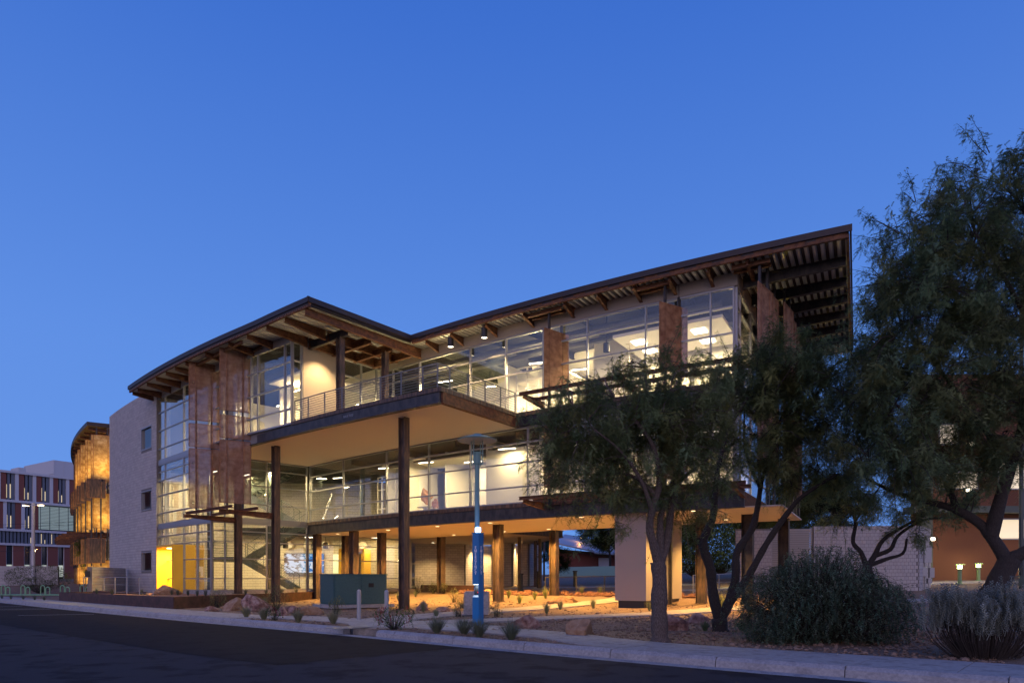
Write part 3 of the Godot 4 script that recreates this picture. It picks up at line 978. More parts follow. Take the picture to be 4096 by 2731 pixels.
func build_rooms() -> void:
	var a: PackedVector3Array
	# bridge, middle floor
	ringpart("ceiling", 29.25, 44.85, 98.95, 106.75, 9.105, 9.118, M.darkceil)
	for s in [[29.3, 34.75, 101.9], [36.7, 39.0, 101.9], [40.2, 42.2, 103.2]]: ringpart("inner_wall", s[0], s[1], s[2], s[2] + .12, 5.2, 9.1, M.white)
	ringpart("inner_wall", 34.8, 36.66, 105.35, 105.5, 5.2, 8.45, M.white)
	ringpart("inner_wall", 36.72, 38.2, 102.8, 102.95, 5.2, 9.1, M.lilac)
	for s in [[34.8, 98.95, 105.4], [36.68, 98.95, 105.5], [39.05, 101.9, 104.2], [40.15, 103.0, 105.4], [42.25, 99, 104.0], [32.4, 98.95, 103.5]]: wallpart("inner_wall", pol(s[0], s[1]), pol(s[0], s[2]), 5.2, 9.1, .12, M.white)
	ringpart("ceiling_panel", 37.4, 40.0, 103.0, 105.2, 8.42, 8.5, M.white)
	for t in [38.6, 41.2]:
		a = PackedVector3Array()
		ring(a, t - .27, t + .27, 101.95 if t < 40 else 103.2, 102.1 if t < 40 else 103.36, 5.2, 7.45)
		part("door", a, M.lilac if t < 40 else M.duct)
	for s in [[43.8, 104.0], [42.9, 102.0]]:
		a = PackedVector3Array()
		tube(a, [P(s[0], s[1], 5.2), P(s[0], s[1], 9.1)], [.17, .17], 10)
		part("inner_column", a, M.greensteel)
	# bridge, top floor
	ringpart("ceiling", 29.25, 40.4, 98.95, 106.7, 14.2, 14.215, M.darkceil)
	for s in [[29.3, 33.3, 101.7], [33.9, 36.4, 101.7], [36.4, 40.4, 100.6]]: ringpart("inner_wall", s[0], s[1], s[2], s[2] + .12, 9.75, 14.2, M.white)
	ringpart("inner_wall", 32.5, 33.6, 103.4, 103.52, 9.75, 14.1, M.offwhite)
	for s in [[33.6, 98.95, 103.5], [36.4, 100.6, 104.2], [38.6, 98.95, 102.5]]: wallpart("inner_wall", pol(s[0], s[1]), pol(s[0], s[2]), 9.75, 13.4, .12, M.white)
	ringpart("ceiling_panel", 29.6, 32.4, 102.3, 106.0, 12.95, 13.1, M.white)
	ringpart("ceiling_panel", 34.3, 36.2, 101.8, 104.0, 12.4, 12.5, M.white)
	for r in [104.6, 106.1]:
		a = PackedVector3Array()
		var pts := []
		var rr := []
		for i in 12:
			pts.append(P(29.6 + i * .95, r, 13.55))
			rr.append(.16)
		tube(a, pts, rr, 8)
		part("duct", a, M.duct)
	for t in [30.4, 31.6, 33.2, 34.8, 36.0, 37.2, 38.4]:
		a = PackedVector3Array()
		ibeam(a, P(t, 99, 14.0), P(t, 106.6, 14.0), .16, .36)
		part("ceiling_beam", a, M.darkceil)
	# fittings seen through the upper glass
	for s in [[41.6, 104.6], [39.8, 104.8], [38.9, 103.9]]:
		a = PackedVector3Array()
		lathe(a, P(s[0], s[1], 8.62), [[.001, 0.0], [.55, 0.0], [.57, .04], [.55, .08], [.001, .08]], 20)
		part("ceiling_disc", a, M.white)
	for s in [[34.0, 105.6, 12.55], [36.9, 104.6, 12.7], [32.6, 105.9, 12.4]]:
		a = PackedVector3Array()
		lathe(a, P(s[0], s[1], s[2]), [[.16, 0.0], [.16, .42], [.03, .45], [.03, 1.7]], 14)
		part("lamp_can", a, M.black)
	for s in [[5.24, 8.3, 42.05, 43.1, 103.6], [9.78, 13.2, 34.6, 36.2, 103.9]]:
		a = PackedVector3Array()
		var n := 4
		for k in n + 1:
			var t := lerpf(s[2], s[3], float(k) / n)
			beam(a, P(t, s[4], s[0]), P(t, s[4], s[1]), .07, .09, P(t, 2, 0) - P(t, 1, 0))
		for y in [s[0] + .9, s[0] + 2.2, s[1]]: beam(a, P(s[2], s[4], y), P(s[3], s[4], y), .07, .07)
		part("inner_partition", a, M.white)
	for s in [[33.1, 101.65, 10.3, 12.2], [30.6, 101.65, 10.6, 12.3], [35.4, 101.65, 10.4, 12.0], [32.0, 101.85, 6.1, 7.6], [33.9, 101.85, 6.2, 7.8]]:
		a = PackedVector3Array()
		ring(a, s[0] - .45, s[0] + .45, s[1] + .13, s[1] + .17, s[2], s[3])
		part("wall_board", a, M.lilac if s[2] < 10.45 else M.duct)
	for s in [[41.3, 106.75, 9.62, 11.9, .22], [45.2, 106.75, 9.62, 11.9, .22], [47.6, 106.75, 10.6, 12.0, .5]]:
		a = PackedVector3Array()
		ring(a, s[0] - s[4], s[0] + s[4], s[1] + .01, s[1] + .05, s[2], s[3])
		part("door" if s[4] < .3 else "wall_board", a, M.lilac)
	for t in [42.4, 39.6, 37.4, 35.2, 33.0, 31.0]:
		a = PackedVector3Array()
		ibeam(a, P(t, 99, 8.85), P(t, 106.6, 8.85), .16, .36)
		part("ceiling_beam", a, M.darkceil)
	a = PackedVector3Array()
	var cp := []
	var cr := []
	for i in 14:
		cp.append(P(30 + i * .98, 104.9, 8.6))
		cr.append(.15)
	tube(a, cp, cr, 8)
	part("duct", a, M.duct)
	# left wing, top floor
	arcpart("ceiling", 40.6, 49.4, K(100), L(-.2), 14.2, 14.215, M.darkceil)
	arcpart("inner_wall", 40.6, 49.3, K(106.6), K(106.75), 9.62, 14.2, M.white)
	for s in [[43.3, 106.8, 110.6], [46.4, 106.8, 110.8]]: wallpart("inner_wall", pol(s[0], s[1]), pol(s[0], s[2]), 9.62, 13.4, .12, M.white)
	wallpart("inner_wall", pol(40.62, 112.3), pol(40.62, 110.0), 9.62, 14.2, .08, M.white)
	arcpart("ceiling_panel", 41.2, 43.0, K(108.0), K(111.6), 13.0, 13.1, M.white)
	a = PackedVector3Array()
	tube(a, [P(43.2, 111.3, 13.55), P(41.9, 111.3, 13.55)], [.42, .42], 14)
	part("duct", a, M.duct)
	wallpart("inner_wall", pol(49.42, 113.6), pol(49.42, 100), 9.62, 14.2, .1, M.lilac)
	# lobby
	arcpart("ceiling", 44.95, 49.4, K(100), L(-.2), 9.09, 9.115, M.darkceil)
	a = PackedVector3Array()
	var fl := PackedVector2Array([pol(49.45, 113.9), pol(47, 113.6), pol(44.93, 113.4), pol(44.93, 98.8), Vector2(-8.2, 54.4), Vector2(-17.8, 54.4)])
	for i in Geometry2D.triangulate_polygon(fl): a.append(v3(fl[i].x, fl[i].y, .645))
	part("lobby_floor", a, M.floor)
	var lw := grp("lobby_block_wall", bld)
	blocks(lw, [pol(49.42, 113.7), pol(49.42, 103.9)], .65, 9.05, .4064, .2032, [M.inblock], 120, [], .2)
	var lw2 := grp("lobby_block_wall", bld)
	blocks(lw2, [Vector2(-17.75, 54.3), Vector2(-8.2, 54.3)], .65, 9.05, .4064, .2032, [M.inblock], 120, [], .2)
	wallpart("rear_wall", Vector2(-8.1, 52.6), Vector2(-8.1, 54.5), .65, 9.05, .2, M.block_a)
	a = PackedVector3Array()
	var up := PackedVector2Array([Vector2(-14.2, 50.2), Vector2(-11.0, 50.2), Vector2(-8.3, 52.7), Vector2(-8.3, 54.2), Vector2(-17.6, 54.2), Vector2(-20.6, 51.6), Vector2(-20.0, 50.2)])
	for y in [4.75, 5.15]:
		for i in Geometry2D.triangulate_polygon(up): a.append(v3(up[i].x, up[i].y, y))
	beam(a, v3(-20, 50.2, 4.95), v3(-11, 50.2, 4.95), .1, .44)
	part("mezzanine", a, M.darkceil)
	# stairs of green-grey steel, two storeys
	for k in 2:
		var y := .65 + k * 4.5
		for s in [[-14.9, y, -18.7, y + 2.2, 46.6], [-18.7, y + 2.2, -14.9, y + 4.45, 48.2]]:
			a = PackedVector3Array()
			for w in [0.0, 1.25]: beam(a, v3(s[0], s[4] + w, s[1] + .02), v3(s[2], s[4] + w, s[3] + .02), .06, .36)
			var n := 13
			for i in n:
				var f := (i + .5) / n
				boxat(a, v3(lerpf(s[0], s[2], f), s[4] + .62, lerpf(s[1], s[3], f)), Vector3(.3, .05, 1.2))
			var fl2 := part("stair_flight", a, M.greensteel)
			for w in [0.0, 1.25]:
				a = PackedVector3Array()
				for i in 8:
					var o := Vector3(0, .28 + i * .11, 0)
					beam(a, v3(s[0], s[4] + w, s[1]) + o, v3(s[2], s[4] + w, s[3]) + o, .016 if i < 7 else .04, .016 if i < 7 else .04)
				for i in 4:
					var f := i / 3.0
					var p := v3(lerpf(s[0], s[2], f), s[4] + w, lerpf(s[1], s[3], f))
					beam(a, p, p + Vector3(0, 1.07, 0), .04, .04)
				mk("stair_railing", a, M.greensteel, fl2)
		a = PackedVector3Array()
		boxat(a, v3(-19.7, 48.0, y + 2.12), Vector3(2.0, .3, 3.0))
		part("stair_landing", a, M.greensteel)
		railing(bld, [v3(-18.8, 46.5, 0), v3(-20.7, 46.5, 0), v3(-20.7, 49.5, 0)], y + 2.27, 1.05, M.greensteel, 8)
	column(45.9, 108.8, .65, 9.05, .3, .32, M.greensteel)
	column(46.7, 112.2, .65, 9.05, .3, .32, M.greensteel)
	# yellow vestibule inside, seen through the glass below the bridge
	a = PackedVector3Array()
	boxat(a, v3(-11.25, 52.6, 2.1), Vector3(.2, 2.9, 2.6))
	boxat(a, v3(-12.95, 52.6, 2.1), Vector3(.2, 2.9, 2.6))
	boxat(a, v3(-12.1, 52.6, 3.6), Vector3(1.9, .2, 2.6))
	part("inner_entrance", a, M.yellow)
	for k in 5:
		a = PackedVector3Array()
		var c := v3(-17.6 + k * 1.45, 54.05, 4.1)
		tube(a, [c + Vector3(0, 0, -.1), c + Vector3(0, 0, .25), c + Vector3(.05, -.05, .4)], [.3, .3, .26], 14)
		part("air_nozzle", a, M.white)

# ---------- lamps ----------
func linlight(label: String, p: Vector3, q: Vector3, e: float, mat: Material = null, group := "linear lights hung in the glazed rooms", w := .09) -> void:
	var c := (p + q) / 2
	var o := thing("linear_light", label, "ceiling light", c, 0, group)
	var d := (q - p).normalized()
	var a := PackedVector3Array()
	beam(a, p - c + Vector3(0, .045, 0), q - c + Vector3(0, .045, 0), w + .02, .05)
	mk("lamp_housing", a, M.galv, o)
	a = PackedVector3Array()
	beam(a, p - c, q - c, w, .035)
	mk("lamp_tube", a, mat if mat else M.lamp, o)
	if absf(d.y) < .3: arealight(o, Vector3(0, -.03, 0), d, p.distance_to(q), w, e, Color(1, .88, .62))
	if absf(d.y) < .3 and c.y > 12: arealight(o, Vector3(0, .1, 0), d, p.distance_to(q), w, e * .35, Color(1, .88, .62), Vector3.UP)
func arealight(o: Node3D, at: Vector3, d: Vector3, lx: float, ly: float, e: float, c: Color, face := Vector3.DOWN) -> void:
	var l := AreaLight3D.new()
	l.name = "light"
	l.area_size = Vector2(lx, ly)
	l.light_energy = e
	l.light_color = c
	l.shadow_enabled = true
	l.area_range = 40.0
	o.add_child(l)
	var x := (d - face * d.dot(face)).normalized()
	var z := -face
	l.transform = Transform3D(Basis(x, z.cross(x), z), at)
func omni(o: Node3D, at: Vector3, e: float, c: Color, size := .05, rng_m := 40.0) -> void:
	var l := OmniLight3D.new()
	l.name = "light"
	l.light_energy = e
	l.light_color = c
	l.light_size = size
	l.omni_range = rng_m
	l.omni_attenuation = 2.0
	l.shadow_enabled = true
	o.add_child(l)
	l.position = at
func spot(o: Node3D, at: Vector3, dirv: Vector3, e: float, c: Color, ang := 60.0, size := .06, soft := .6) -> void:
	var l := SpotLight3D.new()
	l.name = "light"
	l.light_energy = e
	l.light_color = c
	l.light_size = size
	l.spot_range = 40.0
	l.spot_angle = ang
	l.spot_angle_attenuation = soft
	l.spot_attenuation = 2.0
	l.shadow_enabled = true
	o.add_child(l)
	l.position = at
	var z := -dirv.normalized()
	var x := Vector3.UP.cross(z)
	x = Vector3.RIGHT if x.length() < .01 else x.normalized()
	l.basis = Basis(x, z.cross(x), z)
func disc(label: String, p: Vector3, r: float, e: float, c: Color, m: Material, group: String, ang := 65.0) -> void:
	var o := thing("downlight", label, "downlight", p, 0, group)
	var a := PackedVector3Array()
	lathe(a, Vector3.ZERO, [[r, 0.0], [r, -.02], [r * 1.25, -.022], [r * 1.25, 0.0]], 14)
	mk("lamp_ring", a, M.white, o)
	a = PackedVector3Array()
	lathe(a, Vector3(0, -.012, 0), [[r, 0.0], [.001, 0.0]], 14)
	mk("lamp_lens", a, m, o)
	if e > 0: spot(o, Vector3(0, -.03, 0), Vector3.DOWN, e, c, ang)
func square_lamp(label: String, p: Vector3, e: float, turn: float) -> void:
	var o := thing("ceiling_panel_light", label, "ceiling light", p, 0, "square lights recessed in the floating ceilings")
	var a := PackedVector3Array()
	boxat(a, Vector3.ZERO, Vector3(.62, .03, .62), turn)
	mk("lamp_panel", a, M.lamp, o)
	arealight(o, Vector3(0, -.025, 0), Vector3(cos(turn), 0, -sin(turn)), .55, .55, e, Color(1, .9, .68))

func build_lamps() -> void:
	var ord := ["first", "second", "third", "fourth", "fifth", "sixth", "seventh", "eighth", "ninth", "tenth", "eleventh", "twelfth"]
	var warm := Color(1, .74, .36)
	var i := 0
	for s in [[43.75, 106.0], [40.8, 106.0], [38.4, 106.1], [36.25, 106.2], [33.2, 106.4], [30.2, 106.6]]:
		disc("%s orange downlight from the left along the front of the bridge soffit" % ord[i], P(s[0], s[1], 4.437), .13, 70, warm, M.lamp_orange, "downlights in the soffit under the bridge")
		i += 1
	i = 0
	for s in [[40.95, 100.1], [38.25, 100.35], [36.25, 100.5], [33.4, 101.0], [30.1, 101.3]]:
		disc("%s orange downlight from the left along the back of the bridge soffit" % ord[i], P(s[0], s[1], 4.437), .13, 70, warm, M.lamp_orange, "downlights in the soffit under the bridge")
		i += 1
	# black cylinder lights over the terrace
	i = 0
	for s in [[37.03, 107.75], [35.81, 107.75]]:
		var o := thing("cylinder_light", ["left", "right"][i] + " black cylinder light below the corrugated roof over the terrace", "ceiling light", P(s[0], s[1], 13.72), 0, "black cylinder lights")
		var a := PackedVector3Array()
		lathe(a, Vector3.ZERO, [[.15, 0.02], [.155, 0.0], [.155, .5], [.05, .52], [.05, .68]], 16)
		mk("lamp_housing", a, M.black, o)
		a = PackedVector3Array()
		lathe(a, Vector3(0, .03, 0), [[.15, 0.0], [.001, 0.0]], 16)
		mk("lamp_lens", a, M.lamp, o)
		spot(o, Vector3(0, .0, 0), Vector3.DOWN, 40, Color(1, .82, .55), 55)
		i += 1
	disc("small round downlight in the roof by the cream terrace wall", P(39.85, 111.5, 14.3), .1, 60, Color(1, .82, .55), M.lamp, "terrace downlights", 50)
	# rooms
	var pos := ["over the left end", "left of the middle", "near the middle", "right of the middle", "toward the right", "at the right end"]
	var k := 0
	for s in [[44.4, 44.0, 105.6], [41.3, 40.95, 106.0], [39.45, 38.95, 105.7], [38.2, 37.6, 104.2], [35.95, 35.45, 106.2], [33.9, 33.3, 105.0], [31.9, 31.3, 105.4], [30.4, 29.9, 104.6]]:
		linlight("%s slim linear light from the left in the middle floor of the glass bridge" % ord[k], P(s[0], s[2], 8.3), P(s[1], s[2] - .25, 8.3), 11 if k == 4 else 22)
		k += 1
	k = 0
	for s in [[40.0, 39.4, 104.0], [38.45, 37.95, 106.0], [37.6, 37.2, 103.6], [36.9, 36.3, 102.6], [35.1, 34.6, 105.6], [34.4, 33.9, 103.4]]:
		linlight("%s slim linear light from the left in the top floor of the glass bridge" % ord[k], P(s[0], s[2], 12.7), P(s[1], s[2] - .25, 12.7), 26.0)
		k += 1
	k = 0
	for s in [[31.9, 104.9], [31.9, 103.4], [30.3, 104.9], [30.3, 103.4], [35.2, 102.9]]:
		square_lamp("%s bright square ceiling light in the white floating ceilings of the top floor" % ord[k], P(s[0], s[1], 12.92 if k < 4 else 12.38), 34, deg_to_rad(-s[0]))
		k += 1
	k = 0
	for s in [[48.4, 47.9, 109.5], [46.0, 45.6, 111.0], [44.6, 44.0, 109.5], [42.6, 42.1, 110.5], [41.6, 41.2, 109.3]]:
		linlight("%s linear light from the left in the top floor of the left wing" % ord[k], P(s[0], s[2], 12.6), P(s[1], s[2], 12.6), [4.0, 14.0, 26.0, 30.0, 30.0][k])
		k += 1
	k = 0
	for s in [[48.6, 48.2, 112.0, 8.6], [46.4, 46.0, 112.3, 8.4], [45.9, 45.5, 108.9, 8.6], [47.4, 47.0, 109.4, 8.7], [45.6, 45.3, 105.6, 8.5]]:
		linlight("%s linear light from the left high in the stair lobby" % ord[k], P(s[0], s[2], s[3]), P(s[1], s[2], s[3]), 40.0)
		k += 1
	k = 0
	for s in [[-15.6, 51.4], [-12.9, 51.6], [-10.8, 52.4], [-18.4, 51.6]]:
		linlight("%s linear light from the left under the lobby mezzanine" % ["second", "third", "fourth", "first"][k], v3(s[0], s[1], 4.55), v3(s[0] + .9, s[1] + .3, 4.55), 22.0)
		k += 1
	linlight("long slanting light tube leaning in the stair lobby", v3(-12.9, 48.9, 7.5), v3(-13.4, 48.4, 5.7), 0, null, "slanting light tubes")
	linlight("short slanting light tube beside the lobby stairs", v3(-12.4, 48.6, 5.9), v3(-13.0, 48.3, 5.4), 0, null, "slanting light tubes")
	# pendant lamps of the lobby
	k = 0
	for s in [[-16.9, 50.9], [-15.3, 52.6], [-14.0, 51.2]]:
		var o := thing("pendant_lamp", "%s black bell pendant from the left hanging in the lobby" % ord[k], "pendant lamp", v3(s[0], s[1], 3.7), 0, "black pendants in the lobby")
		var a := PackedVector3Array()
		lathe(a, Vector3.ZERO, [[.2, 0.0], [.2, .38], [.12, .45], [.02, .47], [.02, .95]], 14)
		mk("lamp_shade", a, M.black, o)
		a = PackedVector3Array()
		lathe(a, Vector3(0, .02, 0), [[.19, 0.0], [.001, 0.0]], 14)
		mk("lamp_lens", a, M.lamp, o)
		k += 1
	# glow of the yellow entrance
	var o := thing("entrance_light", "hidden light strip at the top of the yellow entrance surround", "ceiling light", v3(-22.3, 45.8, 3.44))
	var a := PackedVector3Array()
	boxat(a, Vector3.ZERO, Vector3(1.6, .03, .12), deg_to_rad(44))
	mk("lamp_strip", a, M.lamp, o)
	arealight(o, Vector3(0, -.03, 0), Vector3(.7, 0, -.7), 1.5, .1, 60, Color(1, .86, .5))
	# wing canopy alcoves
	disc("downlight by the lit block alcove under the rear canopy", v3(-2.7, 61.6, 4.42), .12, 45, Color(1, .8, .5), M.lamp, "rear canopy downlights")
	disc("leftmost downlight under the rear canopy near the dark retaining edge", v3(-6.6, 57.0, 4.42), .12, 30, Color(1, .8, .5), M.lamp, "rear canopy downlights")
	disc("downlight by the grey alcove door under the rear canopy", v3(.75, 60.2, 4.42), .12, 40, Color(1, .8, .5), M.lamp, "rear canopy downlights")

# ---------- things on the site ----------
func letters(parent: Node, txt: String, origin: Vector3, turn: float, size: float, step: float, m: Material) -> void:
	# stacked capitals on one face
	var st := SurfaceTool.new()
	st.begin(Mesh.PRIMITIVE_TRIANGLES)
	var font := SystemFont.new()
	font.font_names = PackedStringArray(["Droid Sans"])
	font.font_weight = 700
	for i in txt.length():
		var t := TextMesh.new()
		t.text = txt[i]
		t.font = font
		t.font_size = 64
		t.pixel_size = size / 46.0
		t.depth = .004
		st.append_from(t, 0, Transform3D(Basis(), Vector3(0, -i * step, 0)))
	var o := put("lettering", st.commit(), m, parent)
	o.position = origin
	o.rotation.y = turn
func build_site() -> void:
	var a: PackedVector3Array
	# emergency tower: square blue mast turned 45 degrees or so
	var at := v3(-1.045, 20.95, 0)
	var tw := thing("emergency_tower", "tall blue emergency call tower with white EMERGENCY lettering and blue lamp", "emergency tower", at, deg_to_rad(-34))
	a = PackedVector3Array()
	boxat(a, Vector3(0, .44, 0), Vector3(.245, .88, .245))
	boxat(a, Vector3(0, 2.05, 0), Vector3(.245, 1.56, .245))
	boxat(a, Vector3(0, 1.075, -.045), Vector3(.245, .392, .155))
	boxat(a, Vector3(.117, 1.075, .078), Vector3(.012, .392, .092))
	boxat(a, Vector3(0, 2.842, 0), Vector3(.275, .02, .275))
	mk("mast", a, M.blue, tw)
	a = PackedVector3Array()
	hexa(a, [Vector3(-.12, .878, .034), Vector3(.11, .878, .034), Vector3(.11, .878, .124), Vector3(-.12, .878, .124)], [Vector3(-.12, .94, .034), Vector3(.11, .94, .034), Vector3(.11, .884, .124), Vector3(-.12, .884, .124)])
	mk("shelf", a, M.galv, tw)
	a = PackedVector3Array()
	boxat(a, Vector3(-.01, 1.1, .042), Vector3(.18, .3, .012))
	var pn := mk("call_panel", a, M.black, tw)
	a = PackedVector3Array()
	lathe(a, Vector3.ZERO, [[.024, 0.0], [.02, .012], [.001, .014]], 12)
	var bt := mk("button", a, plainmat([.6, .02, .02], .3), pn)
	bt.position = Vector3(.035, 1.02, .049)
	bt.rotation.x = PI / 2
	a = PackedVector3Array()
	boxat(a, Vector3(-.01, 1.264, .08), Vector3(.16, .01, .05))
	mk("panel_lamp", a, glow([.7, .85, 1], 6), tw)
	spot(tw, Vector3(-.01, 1.255, .1), Vector3(0, -1, -.1), .5, Color(.8, .9, 1), 65, .03)
	var wm := plainmat([.85, .85, .85], .6)
	letters(tw, "EMERGENCY", Vector3(0, 2.39, .1235), 0, .088, .098, wm)
	letters(tw, "EMERGENCY", Vector3(.1235, 2.39, 0), PI / 2, .088, .098, wm)
	letters(tw, "EMERGENCY", Vector3(-.1235, 2.39, 0), -PI / 2, .088, .098, wm)
	a = PackedVector3Array()
	lathe(a, Vector3(0, 2.855, 0), [[.075, 0.0], [.085, .03], [.085, .14], [.04, .17], [.001, .17]], 14)
	mk("lamp_dome", a, M.lamp_blue, tw)
	omni(tw, Vector3(0, 2.93, 0), .35, Color(.2, .45, 1), .07)
	# pale green lamp standard just behind it
	var lp := thing("lamp_post", "pale green lamp post with a wide disc hood behind the blue tower", "lamp post", v3(-1.12, 21.9, 0))
	a = PackedVector3Array()
	lathe(a, Vector3.ZERO, [[.14, 0.0], [.14, .2], [.085, .25], [.075, 5.1], [.11, 5.12], [.11, 5.5], [.03, 5.52]], 14)
	mk("pole", a, M.palegreen, lp)
	a = PackedVector3Array()
	for k in 4:
		var an := TAU * k / 4 + .5
		tube(a, [Vector3(cos(an) * .21, 5.08, sin(an) * .21), Vector3(cos(an) * .21, 5.88, sin(an) * .21)], [.018, .018], 6)
		tube(a, [Vector3(0, 5.12, 0), Vector3(cos(an) * .21, 5.12, sin(an) * .21)], [.02, .02], 6)
		tube(a, [Vector3(0, 5.45, 0), Vector3(cos(an) * .21, 5.45, sin(an) * .21)], [.02, .02], 6)
	mk("cage", a, M.palegreen, lp)
	a = PackedVector3Array()
	lathe(a, Vector3(0, 5.86, 0), [[.001, .0], [.2, .0], [.62, .0], [.64, .03], [.42, .11], [.22, .15], [.1, .22], [.001, .24]], 24)
	mk("hood", a, M.palegreen, lp)
	# bollards
	for s in [[-5.33, 23.75, "left grey steel bollard on the pavement before the green cabinet"], [-4.22, 22.95, "right grey steel bollard beside the drain and the flowering shrub"]]:
		var b := thing("bollard", s[2], "bollard", v3(s[0], s[1], 0), 0, "grey bollards")
		a = PackedVector3Array()
		lathe(a, Vector3.ZERO, [[.075, 0.0], [.075, 1.0], [.06, 1.04], [.03, 1.065], [.001, 1.07]], 16)
		mk("post", a, M.galv, b)
		a = PackedVector3Array()
		lathe(a, Vector3(0, .01, 0), [[.1, 0.0], [.1, .02], [.076, .02]], 16)
		mk("base_ring", a, M.galv, b)
	# transformer cabinet on its pad
	var cb := thing("utility_cabinet", "large dark green utility cabinet standing on a concrete pad", "utility cabinet", v3(-7.95, 34.2, .02), deg_to_rad(36))
	a = PackedVector3Array()
	boxat(a, Vector3(0, .08, 0), Vector3(3.3, .16, 2.5))
	mk("pad", a, M.concrete, cb)
	a = PackedVector3Array()
	boxat(a, Vector3(0, .88, 0), Vector3(2.7, 1.42, 1.95))
	mk("body", a, M.cabinet, cb)
	a = PackedVector3Array()
	boxat(a, Vector3(.0, 1.62, 0), Vector3(2.78, .06, 2.03))
	mk("lid", a, M.cabinet, cb)
	a = PackedVector3Array()
	boxat(a, Vector3(-.675, .9, .98), Vector3(1.32, 1.34, .03))
	var d1 := mk("door", a, M.cabinet, cb)
	a = PackedVector3Array()
	boxat(a, Vector3(.675, .9, .98), Vector3(1.32, 1.34, .03))
	mk("door", a, M.cabinet, cb)
	a = PackedVector3Array()
	boxat(a, Vector3(.5, 1.1, 1.005), Vector3(.26, .2, .03))
	boxat(a, Vector3(.5, 1.15, 1.03), Vector3(.1, .04, .04))
	mk("handle", a, M.black, d1)
	a = PackedVector3Array()
	boxat(a, Vector3(-1.37, .9, 0), Vector3(.03, 1.3, 1.8))
	boxat(a, Vector3(1.37, .9, 0), Vector3(.03, 1.3, 1.8))
	mk("side_panel", a, M.cabinet, cb)
	# concrete block behind the tower
	var cbk := thing("concrete_block", "square cast concrete block standing behind the blue tower", "concrete block", v3(-1.42, 27.6, 0), deg_to_rad(-2))
	a = PackedVector3Array()
	hexa(a, [Vector3(-.5, 0, .45), Vector3(.5, 0, .45), Vector3(.5, 0, -.45), Vector3(-.5, 0, -.45)], [Vector3(-.48, .9, .43), Vector3(.48, .9, .43), Vector3(.48, .9, -.43), Vector3(-.48, .9, -.43)])
	mk("body", a, M.concrete, cbk)
	a = PackedVector3Array()
	boxat(a, Vector3(0, .915, 0), Vector3(.9, .03, .8))
	mk("cap", a, M.concrete, cbk)
	# rocks
	var rocks := [
		[.45, 20.6, .62, .32, .4, "low dark red boulder right of the blue tower", 11, 0], [1.75, 17.75, .75, .42, .5, "large tan angular boulder near the pavement", 12, 1],
		[4.7, 19.5, .5, .36, .4, "grey rock behind the first tree trunk", 13, 0], [6.1, 22.3, .5, .34, .4, "pale rock between the two front trees", 14, 0],
		[-11.6, 30.9, .95, .62, .7, "big purple brown boulder before the corten planter wall", 15, 0], [-12.9, 31.8, .8, .52, .6, "pale boulder behind the big purple boulder", 16, 1],
		[-13.3, 30.2, .35, .25, .3, "small rock left of the big purple boulder", 17, 0], [-9.5, 29.2, .6, .32, .45, "reddish low rock right of the big purple boulder", 18, 0],
		[-8.2, 28.0, .7, .3, .5, "pale flat boulder in front of the green cabinet", 19, 1], [-9.3, 27.6, .4, .28, .3, "dark upright rock left of the pale flat boulder", 20, 0],
		[-5.6, 29.4, .5, .2, .35, "flat pink rock right of the green cabinet pad", 21, 0], [-4.1, 31.6, .42, .36, .35, "grey pointed rock beside the tall terrace column", 22, 0],
		[-3.0, 30.2, .75, .26, .5, "flat brown rock left of the concrete block", 23, 0], [2.5, 35.5, .9, .35, .5, "lit orange boulder at the foot of a bridge column", 24, 1],
		[-1.6, 43.0, .7, .4, .5, "orange rock by the rear block wall", 25, 1], [-21.4, 42.0, .9, .5, .6, "tan boulder on the planter by the yellow entrance", 26, 1]]
	for r in rocks:
		a = PackedVector3Array()
		blob(a, Vector3(r[2], r[3], r[4]), 3, r[6], .5, .85)
		var y: float = ground(r[0], r[1]) if r[0] > -20 else .5
		var o := put("boulder", flat(a), M.rock_b if r[7] else M.rock)
		o.position = v3(r[0], r[1], y + r[3] * .3)
		o.rotation.y = r[6] * 1.7
		tag(o, r[5], "boulder", "boulders in the gravel beds")
	# rubble edging under the bridge
	a = PackedVector3Array()
	for k in 170:
		var t := rf(31.5, 41.5)
		var q := pol(t, 98.3 + rf(-.5, .9))
		var s := PackedVector3Array()
		blob(s, Vector3(rf(.12, .32), rf(.1, .24), rf(.12, .28)), 1, 40 + k, .6)
		for p in s: a.append(p + v3(q.x, q.y, ground(q.x, q.y) + .02))
	tag(put("rubble_edge", flat(a), M.redsoil), "band of red rubble stones along the back of the bridge", "rubble", "", "stuff")
	# planter terrace with corten walls
	var pl := thing("planter", "raised planter of dark corten plates before the left wing", "planter")
	var w0 := Vector2(-29.6, 44.6)
	var w1 := Vector2(-16.25, 32.75)
	var w2 := Vector2(-14.4, 41.0)
	var w3 := Vector2(-13.35, 47.2)
	var pm := noisy([[.03, .016, .014], [.065, .03, .025], [.1, .045, .035]], 2.5, .7, .01, 5)
	for s in [[w0, w1, 7], [w1, w2, 4], [w2, w3, 3]]:
		for k in s[2]:
			a = PackedVector3Array()
			var p: Vector2 = s[0].lerp(s[1], float(k) / s[2])
			var q: Vector2 = s[0].lerp(s[1], (k + .995) / s[2])
			beam(a, v3(p.x, p.y, .2), v3(q.x, q.y, .2), .03, .72)
			mk("corten_plate", a, pm, pl)
	for e in [[w0, w0 + Vector2(2.5, 3.0)]]:
		a = PackedVector3Array()
		beam(a, v3(e[0].x, e[0].y, .2), v3(e[1].x, e[1].y, .2), .03, .7)
		mk("corten_plate", a, pm, pl)
	a = PackedVector3Array()
